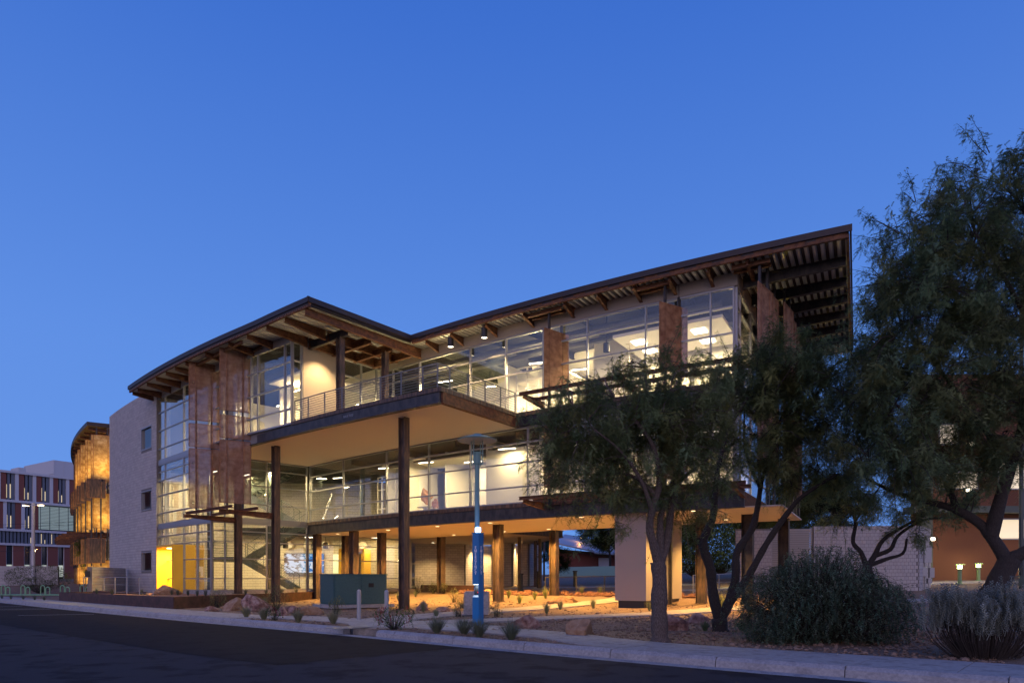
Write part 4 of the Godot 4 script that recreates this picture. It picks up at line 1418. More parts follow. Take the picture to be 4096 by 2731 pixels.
	var soil := PackedVector2Array([w0, w1, w2, w3, Vector2(-14.4, 46.5), Vector2(-18.3, 42.2), Vector2(-25.2, 48.2), Vector2(-33, 56.8), Vector2(-34, 56)])
	for i in Geometry2D.triangulate_polygon(soil): a.append(v3(soil[i].x, soil[i].y, .46))
	tag(mk("soil", a, M.redsoil, pl), "", "", "", "stuff")
	a = PackedVector3Array()
	beam(a, v3(-28.0, 45.6, .52), v3(-22.6, 42.2, .52), .05, .2)
	mk("inner_edging", a, pm, pl)
	# dark retaining edge under the bridge
	a = PackedVector3Array()
	ring(a, 41.2, 44.7, 97.6, 97.66, .3, .95)
	tag(put("retaining_edge", flat(a), pm), "low dark steel retaining edge before the rear block wall", "retaining wall")
	# ramp railing on the planter
	var rp := []
	for k in 7: rp.append(v3(-30.2 + 9.3 * k / 6.0, 48.1 - 8.4 * k / 6.0, 0))
	var rl := thing("ramp_railing", "long thin steel railing with wire infill along the entrance ramp", "railing")
	railing(rl, rp, .46, 1.07, M.galv, 2, true)
	# low block wall left of the tower
	var lw := thing("low_block_wall", "low grey block wall with dark plaque at the left of the ramp", "wall")
	blocks(lw, [Vector2(-28.6, 46.2), Vector2(-29.6, 52.0)], .2, 2.232, .4064, .2032, [M.block_a, M.block_b, M.block_c], 300, [], .3)
	a = PackedVector3Array()
	boxat(a, v3(-28.62, 46.0, 1.75), Vector3(.3, .4, .03))
	mk("plaque", a, M.black, lw)
	# video screens in the lobby
	var img := Image.create(256, 96, false, Image.FORMAT_RGBA8)
	var n := FastNoiseLite.new()
	n.seed = 3
	n.frequency = .018
	n.fractal_octaves = 5
	for x in 256:
		for y in 96:
			var f := n.get_noise_2d(x, y * 1.4) + .25 * n.get_noise_2d(x * 4.0, y * 5.0)
			var blueness := smoothstep(150, 205, x + f * 90)
			var brown := clampf(f * 3.0 + .25 - y * .004 + (.3 if x < 60 else 0.0), 0, 1)
			var c := Color(.93, .95, 1).lerp(Color(.45, .3, .12), brown)
			c = c.lerp(Color(.05, .45, .8).lerp(Color(.95, .97, 1), smoothstep(.1, .25, f)), blueness)
			img.set_pixel(x, y, c)
	var sm := StandardMaterial3D.new()
	sm.albedo_color = Color.BLACK
	sm.emission_enabled = true
	sm.emission_texture = ImageTexture.create_from_image(img)
	sm.emission_operator = BaseMaterial3D.EMISSION_OP_MULTIPLY
	sm.emission = Color.WHITE
	sm.emission_energy_multiplier = .95
	var vs := thing("video_wall", "wide bright screen wall showing white and blue imagery in the lobby", "screen", v3(-17.3, 53.95, 2.65))
	a = PackedVector3Array()
	boxat(a, Vector3.ZERO, Vector3(4.9, 1.56, .08))
	mk("frame", a, M.black, vs)
	var qm := QuadMesh.new()
	qm.size = Vector2(4.84, 1.5)
	var so := put("screen", qm, sm, vs)
	so.position.z = .045
	arealight(vs, Vector3(0, 0, .06), Vector3.RIGHT, 4.8, 1.5, 1.2, Color(.8, .9, 1), Vector3(0, 0, 1))
	var gs := thing("green_screen", "small glowing green wall screen near the yellow vestibule", "screen", v3(-13.7, 53.9, 2.6))
	a = PackedVector3Array()
	boxat(a, Vector3.ZERO, Vector3(.85, 1.5, .06))
	mk("screen_panel", a, glow([.25, .8, .35], .7), gs)
	# exit sign
	var ex := thing("exit_sign", "small red exit sign above the yellow vestibule in the lobby", "exit sign", v3(-12.35, 51.2, 3.35))
	a = PackedVector3Array()
	boxat(a, Vector3.ZERO, Vector3(.34, .22, .04))
	mk("sign_body", a, plainmat([.7, .7, .7], .5), ex)
	var tm := TextMesh.new()
	tm.text = "EXIT"
	tm.font = SystemFont.new()
	tm.font.font_names = PackedStringArray(["Droid Sans"])
	tm.font.font_weight = 700
	tm.font_size = 32
	tm.pixel_size = .0042
	tm.depth = .004
	var tmo := put("lettering", tm, glow([1, .06, .06], 2), ex)
	tmo.position.z = .024
	# orange chairs in the lobby
	var ch := thing("lobby_chair", "left orange armchair behind the green cabinet in the lobby", "chair", v3(-12.0, 49.6, .65), .4, "orange lobby chairs")
	var om := plainmat([.45, .07, .02], .8)
	a = PackedVector3Array()
	boxat(a, Vector3(0, .38, 0), Vector3(.7, .16, .65))
	mk("seat", a, om, ch)
	a = PackedVector3Array()
	boxat(a, Vector3(0, .66, -.3), Vector3(.7, .55, .12))
	mk("backrest", a, om, ch)
	for k in [[-1, -1], [1, -1], [1, 1], [-1, 1]]:
		a = PackedVector3Array()
		tube(a, [Vector3(k[0] * .3, 0, k[1] * .27), Vector3(k[0] * .3, .3, k[1] * .27)], [.02, .02], 6)
		mk("leg", a, M.galv, ch)
	copy(ch, v3(-10.6, 50.9, .65), .2, "right orange armchair before the yellow vestibule in the lobby")
	# works of art seen on the middle floor
	var sc := thing("art_figure", "round yellow and white craft figure on a shelf in the glazed corridor", "artwork", P(39.0, 105.9, 5.2))
	a = PackedVector3Array()
	blob(a, Vector3(.3, .45, .2), 2, 9, .8)
	for p in a.size(): a[p] += Vector3(0, 1.0, 0)
	mk("figure", a, noisy([[.7, .6, .4], [.75, .45, .05], [.6, .2, .1], [.7, .7, .6]], .4, .8, .05, 3), sc)
	a = PackedVector3Array()
	boxat(a, Vector3(0, .42, 0), Vector3(1.1, .05, .5), -.7)
	boxat(a, Vector3(0, .2, 0), Vector3(.25, .4, .25), -.7)
	mk("shelf", a, M.offwhite, sc)
	var sc2 := thing("art_figure", "small green and red craft figure next to the round yellow one", "artwork", P(38.55, 106.0, 5.2))
	a = PackedVector3Array()
	blob(a, Vector3(.2, .32, .15), 2, 31, .8)
	for p in a.size(): a[p] += Vector3(0, .55, 0)
	mk("figure", a, noisy([[.1, .4, .15], [.7, .6, .4], [.6, .05, .1], [.7, .7, .6]], .4, .8, .05, 3), sc2)
	a = PackedVector3Array()
	boxat(a, Vector3(0, .13, 0), Vector3(.4, .26, .4), -.7)
	mk("plinth", a, M.offwhite, sc2)
	# path lights: black square bollards beyond the bridge
	var bi := 0
	var lab := ["black bollard light right of the lit block alcove", "black bollard light beside the thin canopy column", "black bollard light left of the young tree", "black bollard light just behind a bridge column", "black bollard light at the railing corner", "black bollard light farthest back by the mint wall"]
	for s in [[-2.3, 52.5, 1.25], [.65, 49.0, 1.2], [2.05, 52.5, 1.25], [4.9, 53.0, 1.2], [7.5, 46.5, 1.2], [12.0, 58.0, 1.25]]:
		var b := thing("bollard_light", lab[bi], "bollard light", v3(s[0], s[1], ground(s[0], s[1])), 0, "black bollard lights behind the bridge")
		a = PackedVector3Array()
		boxat(a, Vector3(0, s[2] / 2, 0), Vector3(.2, s[2], .2), .5)
		mk("post", a, M.black, b)
		a = PackedVector3Array()
		boxat(a, Vector3(0, s[2] + .02, 0), Vector3(.26, .1, .26), .5)
		mk("cap", a, M.black, b)
		bi += 1
	# guard rails beyond the bridge
	var gr := thing("guard_railing", "thin brown pipe railing beyond the bridge columns", "railing")
	var gp := []
	for q in [[2.2, 45.0], [4.2, 44.6], [6.0, 44.2], [7.7, 43.9], [8.9, 44.2]]: gp.append(v3(q[0], q[1], ground(q[0], q[1])))
	railing(gr, gp, 0, 1.07, plainmat([.09, .08, .06], .6), 1)
	gr = thing("guard_railing", "pale pipe handrail on the ramp right of the stucco shaft", "railing")
	gp = []
	for q in [[10.5, 39.5], [12.2, 40.2], [13.6, 41.2], [15.0, 43.0]]: gp.append(v3(q[0], q[1], ground(q[0], q[1]) + .1))
	railing(gr, gp, 0, 1.07, M.galv, 2)

# ---------- surroundings ----------
func build_rear_wing() -> void:
	var w := thing("rear_block_wing", "grey block rear wing with a flat canopy seen beneath the bridge", "building")
	var bm := [M.block_a, M.block_b, M.block_c]
	var g := grp("block_wall", w)
	blocks(g, [Vector2(-8.4, 59.2), Vector2(-4.2, 60.0)], .6, 4.4, .4064, .2032, bm, 150, [], .25)
	for s in [[Vector2(-4.2, 60.0), Vector2(-3.6, 63)], [Vector2(-3.6, 63), Vector2(-1.7, 63)], [Vector2(-1.75, 59.3), Vector2(.0, 58.4)], [Vector2(0, 58.4), Vector2(.3, 62)], [Vector2(.3, 61.6), Vector2(1.2, 61.4)], [Vector2(.75, 58.6), Vector2(1.4, 58.3)], [Vector2(1.4, 58.3), Vector2(2.4, 62.5)]]:
		g = grp("block_wall", w)
		blocks(g, [s[0], s[1]], .6, 4.4, .4064, .2032, bm, 60, [], .25)
	var a := PackedVector3Array()
	boxat(a, v3(.5, 61.2, 1.8), Vector3(1.0, 2.3, .06))
	mk("door", a, plainmat([.3, .29, .27], .6), w)
	a = PackedVector3Array()
	var c := [Vector2(3.75, 50.6), Vector2(1.9, 59.5), Vector2(-8.5, 66), Vector2(-8.6, 53.2), Vector2(-5.2, 49.9), Vector2(-.5, 45.9)]
	var pv := PackedVector2Array(c)
	for i in Geometry2D.triangulate_polygon(pv):
		a.append(v3(pv[i].x, pv[i].y, 4.47))
	for i in Geometry2D.triangulate_polygon(pv): a.append(v3(pv[i].x, pv[i].y, 4.98))
	mk("canopy", a, M.stucco, w)
	for i in [5, 0, 1]:
		a = PackedVector3Array()
		ibeam(a, v3(c[(i + 5) % 6].x, c[(i + 5) % 6].y, 4.73), v3(c[i].x, c[i].y, 4.73), .2, .5)
		if i != 1: mk("canopy_beam", a, M.steel, w)
	a = PackedVector3Array()
	ibeam(a, v3(-.5, 45.9, 4.73), v3(3.75, 50.6, 4.73), .2, .5)
	ibeam(a, v3(3.75, 50.6, 4.73), v3(1.9, 59.5, 4.73), .2, .5)
	mk("canopy_beam", a, M.rustcol, w)
	for q in [[.55, 50.0], [2.15, 52.2], [1.9, 55.2]]:
		a = PackedVector3Array()
		tube(a, [v3(q[0], q[1], .4), v3(q[0], q[1], 4.47)], [.14, .14], 10)
		mk("column", a, M.rustcol, w)
	wallpart("wall", Vector2(-16, 60.5), Vector2(-8.3, 60.2), .5, 5.0, .2, M.block_c, w)
	curtain(w, [Vector2(-9.4, 58.2), Vector2(-8.45, 59.1)], [.7, 1.5, 2.7, 3.6, 4.3])

func build_gold_wing() -> void:
	var w := thing("golden_screened_wing", "distant curved wing with golden lit rusted screens and dark eaves", "building")
	var a := PackedVector3Array()
	var off := func(t): return 115.25 + (t - 56.8) * .28
	arcbox(a, 56.75, 74, func(_t): return 106.0, func(t): return off.call(t) + 1.75, 14.47, 14.8)
	mk("roof", a, M.fascia, w)
	a = PackedVector3Array()
	arcbox(a, 56.9, 74, func(_t): return 106.0, func(t): return off.call(t) - .3, .2, .3)
	arcbox(a, 56.9, 74, func(_t): return 106.0, func(t): return off.call(t) - .3, 9.4, 9.7)
	arcbox(a, 56.9, 74, func(_t): return 106.0, func(t): return off.call(t) - .3, 4.9, 5.2)
	arcbox(a, 56.9, 74, func(_t): return 106.0, func(t): return off.call(t) - .3, 13.9, 14.4)
	mk("floors", a, M.stucco, w)
	a = PackedVector3Array()
	arcbox(a, 56.9, 74, func(_t): return 106.0, func(t): return off.call(t) - 3.2, .3, 14.0)
	mk("inner_wall", a, M.white, w)
	for y in [[.3, 1.6, 3.2, 4.9], [5.2, 6.5, 8.0, 9.4], [9.7, 11.2, 12.6, 13.9]]:
		curtain(w, [pol(56.6, 113.2), pol(56.6, 115.1), pol(57.6, 115.4), pol(58.8, 115.75), pol(60, 116.1)], y)
	for k in 9:
		a = PackedVector3Array()
		var t := 57.0 + k * 1.1
		ibeam(a, P(t, off.call(t), 14.2), P(t, off.call(t) + 1.6, 14.2), .16, .4, Vector3.ZERO, .2)
		mk("roof_beam", a, M.rustbeam, w)
	var ft := [56.76, 58.2, 59.6, 61.0, 62.4, 63.8, 65.2, 66.6]
	for k in 8:
		var t: float = ft[k]
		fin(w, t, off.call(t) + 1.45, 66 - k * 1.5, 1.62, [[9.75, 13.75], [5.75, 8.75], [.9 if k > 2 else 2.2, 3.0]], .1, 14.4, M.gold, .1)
		fin(w, t - .12, off.call(t) + 1.75, 66 - k * 1.5, 1.35, [[8.3, 9.95], [2.75, 4.9]], 2.5, 10.0, M.rustcol, .1)
		a = PackedVector3Array()
		ibeam(a, P(t + .2, off.call(t) - .2, 5.25), P(t + .2, off.call(t) + 3.2, 5.25), .16, .3)
		mk("screen_bracket", a, M.rustbeam, w)
	var lv := ["low", "middle", "high"]
	var pl := ["first", "second", "third", "fourth", "fifth"]
	for k in 5:
		for h in 3:
			var t: float = ft[k]
			var an := deg_to_rad(66 - k * 1.5)
			var s := pol(t, off.call(t) + 1.45)
			var q: Vector2 = s + Vector2(sin(an), cos(an)) * 1.0 + Vector2(cos(an), -sin(an)) * 1.45
			var y: float = [.25, 5.35, 9.75][h]
			var o := thing("uplight", "%s uplight at the %s screen of the golden wing from the right" % [lv[h], pl[k]], "uplight", v3(q.x, q.y, y), 0, "uplights along the golden screens")
			a = PackedVector3Array()
			lathe(a, Vector3.ZERO, [[.09, -.15], [.1, .02], [.001, .02]], 10)
			mk("lamp_body", a, M.black, o)
			spot(o, Vector3(0, .06, 0), Vector3(-cos(an) * .4, 1, -sin(an) * .4), 16, Color(1, .8, .42), 66, .05, 1.0)

func windowed(parent: Node, p: Vector2, dirv: Vector2, x0: float, x1: float, y0: float, y1: float, fr: Material, gl: Material, depth := .25, nv := 1) -> void:
	# a window set back in a facade that runs along dirv from p
	var nrm := Vector2(dirv.y, -dirv.x)
	var e := p + dirv * x0
	var f := p + dirv * x1
	var a := PackedVector3Array()
	for y in [y0 + .06, y1 - .06]: beam(a, v3(e.x, e.y, y), v3(f.x, f.y, y), .16, .12)
	for i in nv + 1:
		var q := e.lerp(f, float(i) / nv)
		beam(a, v3(q.x, q.y, y0 + .1), v3(q.x, q.y, y1 - .1), .1, .14, v3(dirv.x, dirv.y, 0))
	var w := mk("window", a, fr, parent)
	a = PackedVector3Array()
	quad(a, v3(e.x, e.y, y0), v3(f.x, f.y, y0), v3(f.x, f.y, y1), v3(e.x, e.y, y1))
	mk("pane", a, gl, w)

func build_left_background() -> void:
	var b := thing("brick_lab_building", "far red brick building with white and slate window strips and white penthouse", "building")
	var p := Vector2(-98, 66)
	var dv := Vector2(sin(deg_to_rad(33.9)), cos(deg_to_rad(33.9)))
	var k0 := 40.9   # plan distance along the facade to the picture's left edge
	var q := p + dv * 75
	var nrm := Vector2(dv.y, -dv.x)
	var a := PackedVector3Array()
	var back := nrm * -1.0
	var fbox := func(a: PackedVector3Array, x0: float, x1: float, y0: float, y1: float, proud: float, dep: float):
		var c := []
		for z in [[x0, proud], [x1, proud], [x1, proud - dep], [x0, proud - dep]]: c.append(p + dv * z[0] + nrm * z[1])
		var bb := c.map(func(w): return v3(w.x, w.y, y0))
		var tt := c.map(func(w): return v3(w.x, w.y, y1))
		hexa(a, bb, tt)
	fbox.call(a, 0, 76, 1.2, 17.0, -.45, 12)
	mk("inner_body", a, M.brickglass, b)
	# white string courses
	for y in [17.05, 12.75, 8.45, 6.35]:
		a = PackedVector3Array()
		fbox.call(a, 0, 76, y, y + .34, .25, 1.2)
		mk("string_course", a, M.whitepanel, b)
	var lit := glow([1, .78, .45], .9)
	for row in 2:
		var y0: float = [13.09, 8.79][row]
		var y1: float = [17.05, 12.75][row]
		var x := -.3 if row == 0 else 1.59
		var n := 0
		while x < 74:
			a = PackedVector3Array()
			if row == 0 or x < 45.3 or x > 56: fbox.call(a, x, x + .72, y0, y1, 0, .6)
			if a.size(): mk("brick_pier", a, M.redbrick, b)
			if not (row == 1 and x > 45.2 and x < 56):
				var o := 0.0 if row == 0 else .47
				a = PackedVector3Array()
				if row == 0: fbox.call(a, x + 1.83, x + 2.29, y0, y1, .06, .4)
				else: fbox.call(a, x + .73, x + 1.19, y0, y1, .06, .4)
				mk("white_panel", a, M.whitepanel, b)
				a = PackedVector3Array()
				fbox.call(a, x + .88 + o, x + 1.2 + o, y0, y1, -.1, .25)
				fbox.call(a, x + 1.38 + o, x + 1.82 + o, y0, y1, -.1, .25)
				mk("slate_panel", a, M.greypanel, b)
				for z in [x + .73 + o, x + 1.22 + o]:
					if n % 2 == 0 or rng.randf() < .7:
						a = PackedVector3Array()
						fbox.call(a, z, z + .14, y0 + .3, y0 + rf(1.2, 2.4), -.3, .05)
						mk("lit_window", a, lit, b)
			n += 1
			x += 2.3
	# louvred bay
	a = PackedVector3Array()
	for k in 17: fbox.call(a, 46.2, 56, 8.95 + k * .22, 8.99 + k * .22, .15, .12)
	for k in 8: fbox.call(a, 46.2 + k * 1.3, 46.26 + k * 1.3, 8.8, 12.7, .1, .1)
	mk("louvre_screen", a, plainmat([.05, .08, .09], .6), b)
	a = PackedVector3Array()
	fbox.call(a, 46.2, 56, 9.0, 12.6, -.4, .04)
	mk("lit_window", a, glow([.35, .5, .45], .35), b)
	# slatted storey and ground floor
	var x := 0.0
	while x < 75:
		a = PackedVector3Array()
		fbox.call(a, x, x + .32, 6.69, 8.45, -.05, .2)
		mk("slate_panel", a, M.greypanel, b)
		if rng.randf() < .45:
			a = PackedVector3Array()
			fbox.call(a, x + .33, x + .44, 6.8, rf(7.3, 8.3), -.2, .05)
			mk("lit_window", a, lit, b)
		x += .47
	x = 1.3
	while x < 74:
		a = PackedVector3Array()
		fbox.call(a, x, x + 1.4, 1.2, 6.35, 0, .6)
		mk("brick_pier", a, M.redbrick, b)
		a = PackedVector3Array()
		fbox.call(a, x + 1.4, x + 1.46, 1.2, 6.35, -.05, .2)
		fbox.call(a, x + 2.24, x + 2.3, 1.2, 6.35, -.05, .2)
		mk("window", a, M.whitepanel, b)
		a = PackedVector3Array()
		fbox.call(a, x + 1.48, x + 2.22, 1.7, 3.5, -.3, .05)
		mk("lit_window", a, glow([.75, .85, .6], .45), b)
		x += 2.3
	a = PackedVector3Array()
	fbox.call(a, 53.8, 70, 17.4, 22.0, -14, 12)
	for k in 8: fbox.call(a, 53.9 + k * 1.5, 53.95 + k * 1.5, 17.4, 21.9, -13.97, .03)
	fbox.call(a, 53.7, 53.79, 19.6, 19.66, -13.97, 12)
	mk("penthouse", a, M.whitepanel, b)
	a = PackedVector3Array()
	fbox.call(a, 45.6, 46.6, 17.4, 18.9, -6, 3)
	mk("penthouse", a, M.whitepanel, b)
	# parking field wall and ground cover at the left edge
	var lw := thing("grey_site_wall", "long low grey block wall at the far left behind the bicycle stands", "wall")
	blocks(lw, [Vector2(-66, 66), Vector2(-46.2, 69.5)], .6, 2.6, .6, .3, [M.block_a, M.block_c], 200, [], .3)
	# bicycle stands
	var xk := 0
	var rk := thing("bike_rack", "row of pale green hooped bicycle stands on one rail", "bike rack", v3(-41, 57.8, 0))
	var gm := plainmat([.2, .42, .24], .45)
	a = PackedVector3Array()
	tube(a, [Vector3(-6, .06, .35), Vector3(5.6, .06, .35)], [.05, .05], 6)
	tube(a, [Vector3(-6, .06, -.35), Vector3(5.6, .06, -.35)], [.05, .05], 6)
	mk("base_rail", a, gm, rk)
	for k in 14:
		a = PackedVector3Array()
		var pts := []
		var rr := []
		var hh := .72 if k % 2 else .86
		for i in 9:
			var an := PI * i / 8.0
			pts.append(Vector3(-5.7 + k * .84 - cos(an) * .17, (hh - .17) + sin(an) * .17, .3 if k % 2 else -.3))
			rr.append(.045)
		pts.push_front(Vector3(pts[0].x, .05, pts[0].z))
		pts.push_back(Vector3(pts[-1].x, .05, pts[-1].z))
		rr.append_array([.045, .045])
		tube(a, pts, rr, 6)
		mk("hoop", a, gm, rk)
	# street lamps and poles
	for s in [[-51.5, 73.5, 3.2, "short white street lamp at the far left edge before the brick building"], [-33.9, 70.5, 3.1, "short white street lamp left of the golden wing"]]:
		var l := thing("street_lamp", s[3], "street lamp", v3(s[0], s[1], ground(s[0], s[1])), 0, "short street lamps on the road at left")
		a = PackedVector3Array()
		lathe(a, Vector3.ZERO, [[.06, 0.0], [.05, s[2]]], 8)
		mk("pole", a, M.whitepanel, l)
		a = PackedVector3Array()
		lathe(a, Vector3(0, s[2], 0), [[.05, 0.0], [.14, .3], [.001, .32]], 10)
		mk("lamp_head", a, glow([1, .72, .38], 14), l)
		a = PackedVector3Array()
		lathe(a, Vector3(0, s[2] + .4, 0), [[.28, 0.0], [.001, .08]], 12)
		mk("hood", a, M.whitepanel, l)
		omni(l, Vector3(0, s[2] + .15, 0), 7, Color(1, .72, .38), .1)
	for s in [[-48.3, 68.8, 8.2, "tall white twin headed lamp mast at far left"], [-38.8, 68.0, 8.2, "tall white lamp mast half hidden by the golden wing"]]:
		var l := thing("lamp_mast", s[3], "street lamp", v3(s[0], s[1], ground(s[0], s[1])), 0, "tall white lamp masts")
		a = PackedVector3Array()
		lathe(a, Vector3.ZERO, [[.17, 0.0], [.15, s[2]], [.001, s[2]]], 10)
		tube(a, [Vector3(-.8, s[2] - .25, 0), Vector3(.8, s[2] - .25, .3)], [.04, .04], 6)
		mk("pole", a, M.whitepanel, l)
		for e in [-1, 1]:
			a = PackedVector3Array()
			boxat(a, Vector3(e * .85, s[2] - .25, .15 * e), Vector3(.5, .1, .25))
			mk("lamp_head", a, glow([1, .75, .42], 7), l)
	var up := thing("utility_pole", "dark brown wooden utility pole before the brick building", "pole", v3(-44.4, 66.5 + 9, 1.0))
	a = PackedVector3Array()
	lathe(a, Vector3.ZERO, [[.17, 0.0], [.13, 7.2], [.001, 7.2]], 8)
	mk("pole", a, M.steel, up)
	a = PackedVector3Array()
	boxat(a, Vector3(0, 6.9, 0), Vector3(1.1, .1, .12), .4)
	mk("crossarm", a, M.steel, up)
	var wi := thing("overhead_wires", "thin dark overhead wires strung from the utility pole", "wire")
	for y in [7.9, 7.6, 5.0]:
		a = PackedVector3Array()
		var pts := []
		var rr := []
		for i in 13:
			var f := i / 12.0
			pts.append(v3(lerpf(-90, -44.4, f), lerpf(70, 75.5, f), y - sin(f * PI) * .9))
			rr.append(.015)
		tube(a, pts, rr, 4)
		pts = []
		for i in 13:
			var f := i / 12.0
			pts.append(v3(lerpf(-44.4, -20, f), lerpf(75.5, 84, f), y - sin(f * PI) * .7))
		tube(a, pts, rr, 4)
		mk("wire", a, M.black, wi)

func build_right_background() -> void:
	# block wall with slatted gate to the right
	var w := thing("right_block_wall", "tan square block wall with a slatted metal gate behind the trees", "wall")
	var bm := [M.block_b, M.block_b, M.block_a]
	blocks(w, [Vector2(13.6, 41.5), Vector2(15.7, 41.3)], .5, 4.45, .216, .2145, bm, 60, [], .22)
	blocks(w, [Vector2(18.1, 41.0), Vector2(24.0, 40.4), Vector2(26.6, 43.5)], .5, 4.55, .216, .2145, bm, 240, [], .22)
	for k in 26:
		var a := PackedVector3Array()
		beam(a, v3(15.75, 41.3, 1.0 + k * .135), v3(18.05, 41.05, 1.0 + k * .135), .03, .112)
		mk("slat", a, plainmat([.34, .33, .31], .6), w)
	var a := PackedVector3Array()
	beam(a, v3(15.75, 41.7, 2.6), v3(18.05, 41.45, 2.6), .05, 3.6)
	mk("gate_backing", a, plainmat([.2, .19, .17], .8), w)
	a = PackedVector3Array()
	for q in [Vector2(15.72, 41.35), Vector2(18.08, 41.1)]: beam(a, v3(q.x, q.y, .6), v3(q.x, q.y, 4.5), .1, .1, Vector3.RIGHT)
	mk("gate_post", a, M.galv, w)
	var bx := thing("meter_boxes", "grey electric meter boxes with conduits on the right block wall", "meter box", v3(25.2, 41.55, .9))
	for s in [[0, 2.0, .45, 1.0], [-.2, .95, .3, .55], [.25, .9, .28, .6], [.12, .4, .22, .3]]:
		a = PackedVector3Array()
		boxat(a, Vector3(s[0], s[1], .15), Vector3(s[2], s[3], .2))
		mk("meter_box", a, M.galv, bx)
	a = PackedVector3Array()
	for x in [-.12, .12]: tube(a, [Vector3(x, -.5, .12), Vector3(x, 2.0, .12)], [.03, .03], 6)
	mk("conduit", a, M.galv, bx)
	# brick building at right
	var b := thing("orange_brick_building", "tall orange brick building with lit windows behind the big right tree", "building")
	a = PackedVector3Array()
	hexa(a, [v3(30.4, 52, .2), v3(48, 52, .2), v3(52, 62, .2), v3(37.5, 62, .2)], [v3(30.4, 52, 17), v3(48, 52, 17), v3(52, 62, 17), v3(37.5, 62, 17)])
	mk("wall", a, M.orangebrick, b)
	a = PackedVector3Array()
	boxat(a, v3(31.3, 51.7, 5), Vector3(.9, 8, .5))
	boxat(a, v3(34.5, 51.6, 6.6), Vector3(9, .5, 1.6))
	mk("steel_frame", a, M.greensteel, b)
	for s in [[37.0, 39.5, 8.2, 10.8], [37.0, 39.5, 4.4, 6.0], [32.5, 34.0, 11.6, 13.2], [33, 36, 8.2, 9.6]]:
		a = PackedVector3Array()
		boxat(a, v3((s[0] + s[1]) / 2, 51.96, (s[2] + s[3]) / 2), Vector3(s[1] - s[0], s[3] - s[2], .1))
		mk("window", a, M.galv, b)
		a = PackedVector3Array()
		boxat(a, v3((s[0] + s[1]) / 2, 51.9, (s[2] + s[3]) / 2), Vector3(s[1] - s[0] - .2, s[3] - s[2] - .2, .06))
		mk("lit_window", a, glow([1, .8, .45], .75), b)
	a = PackedVector3Array()
	for s in [[28.6, 1.6, 30.6, 3.2], [29.0, 1.6, 30.6, 2.7]]:
		tube(a, [v3(s[0], 51.6, s[1] + .9), v3(s[0], 51.6, s[1] + 1.4), v3(s[2], 51.8, s[3] + 1.3)], [.03, .03, .03], 6)
	mk("stair_rail", a, M.black, b)
	a = PackedVector3Array()
	boxat(a, v3(30.2, 51.7, 2.4), Vector3(1.3, 1.6, .3))
	mk("stair_wall", a, M.stucco, b)
	# wall lamps seen through the branches
	var li := 0
	for s in [[30.5, 49.5, 4.3, 3, "yellow soffit lamp left of the steel post at the brick building"], [38.5, 47.0, 3.8, 5, "yellow lamp at the far right edge low on the brick building"], [32.0, 47.5, 10.8, 2.5, "upper of the two bright white lamps shining through the right tree"], [31.8, 47.5, 7.6, 2.5, "lower of the two bright white lamps shining through the right tree"], [30.4, 40, 19.6, 3, "lone golden lamp shining high through the right tree crown"]]:
		var o := thing("wall_lamp", s[4], "lamp", v3(s[0], s[1], s[2]))
		a = PackedVector3Array()
		boxat(a, Vector3.ZERO, Vector3(.3, .2, .2))
		mk("lamp_lens", a, M.lamp, o)
		a = PackedVector3Array()
		boxat(a, Vector3(0, .15, -.3), Vector3(.34, .08, .8))
		mk("lamp_arm", a, M.greensteel, o)
		if li == 4:
			a = PackedVector3Array()
			tube(a, [Vector3(0, -19, -.7), Vector3(0, .2, -.7)], [.14, .09], 8)
			mk("pole", a, M.greensteel, o)
		omni(o, Vector3(0, -.0, 0), s[3], Color(1, .82, .5), .1)
		li += 1
	# green path bollards with bright cages
	for s in [[30.2, 46.0, 1.25, 5, "pale green bollard light with bright caged head on the gravel"], [34.2, 50.0, 1.2, 3, "second caged bollard light farther back by the yucca"]]:
		var o := thing("caged_bollard_light", s[4], "bollard light", v3(s[0], s[1], ground(s[0], s[1])), 0, "pale green bollard lights")
		a = PackedVector3Array()
		lathe(a, Vector3.ZERO, [[.22, 0.0], [.2, .06], [.12, .08], [.12, s[2] - .3], [.17, s[2] - .28], [.17, s[2] - .22], [.001, s[2] - .22]], 14)
		mk("post", a, plainmat([.18, .3, .15], .5), o)
		a = PackedVector3Array()
		for k in 6: tube(a, [Vector3(cos(k * 1.047) * .18, s[2] - .22, sin(k * 1.047) * .18), Vector3(cos(k * 1.047) * .18, s[2] + .06, sin(k * 1.047) * .18)], [.014, .014], 5)
		lathe(a, Vector3(0, s[2] + .06, 0), [[.001, 0.0], [.3, 0.0], [.26, .05], [.001, .1]], 16)
		mk("cage", a, plainmat([.18, .3, .15], .5), o)
		a = PackedVector3Array()
		lathe(a, Vector3(0, s[2] - .2, 0), [[.12, 0.0], [.12, .2], [.001, .2]], 12)
		mk("lamp_lens", a, glow([1, .9, .65], 12), o)
		omni(o, Vector3(0, s[2] - .1, 0), s[3], Color(1, .88, .6), .08)
	# bench
	var bn := thing("bench", "dark green slatted metal bench behind the leaning trunk", "bench", v3(26.4, 36.2, ground(26.4, 36.2)), -.5)
	var bm2 := plainmat([.03, .07, .065], .5)
	for k in 7:
		a = PackedVector3Array()
		boxat(a, Vector3(0, .45 - absf(k - 3) * .006, -.2 + k * .07), Vector3(1.9, .02, .05))
		mk("slat", a, bm2, bn)
		a = PackedVector3Array()
		boxat(a, Vector3(0, .5 + k * .07, -.26 - k * .02), Vector3(1.9, .05, .02))
		mk("back_slat", a, bm2, bn)
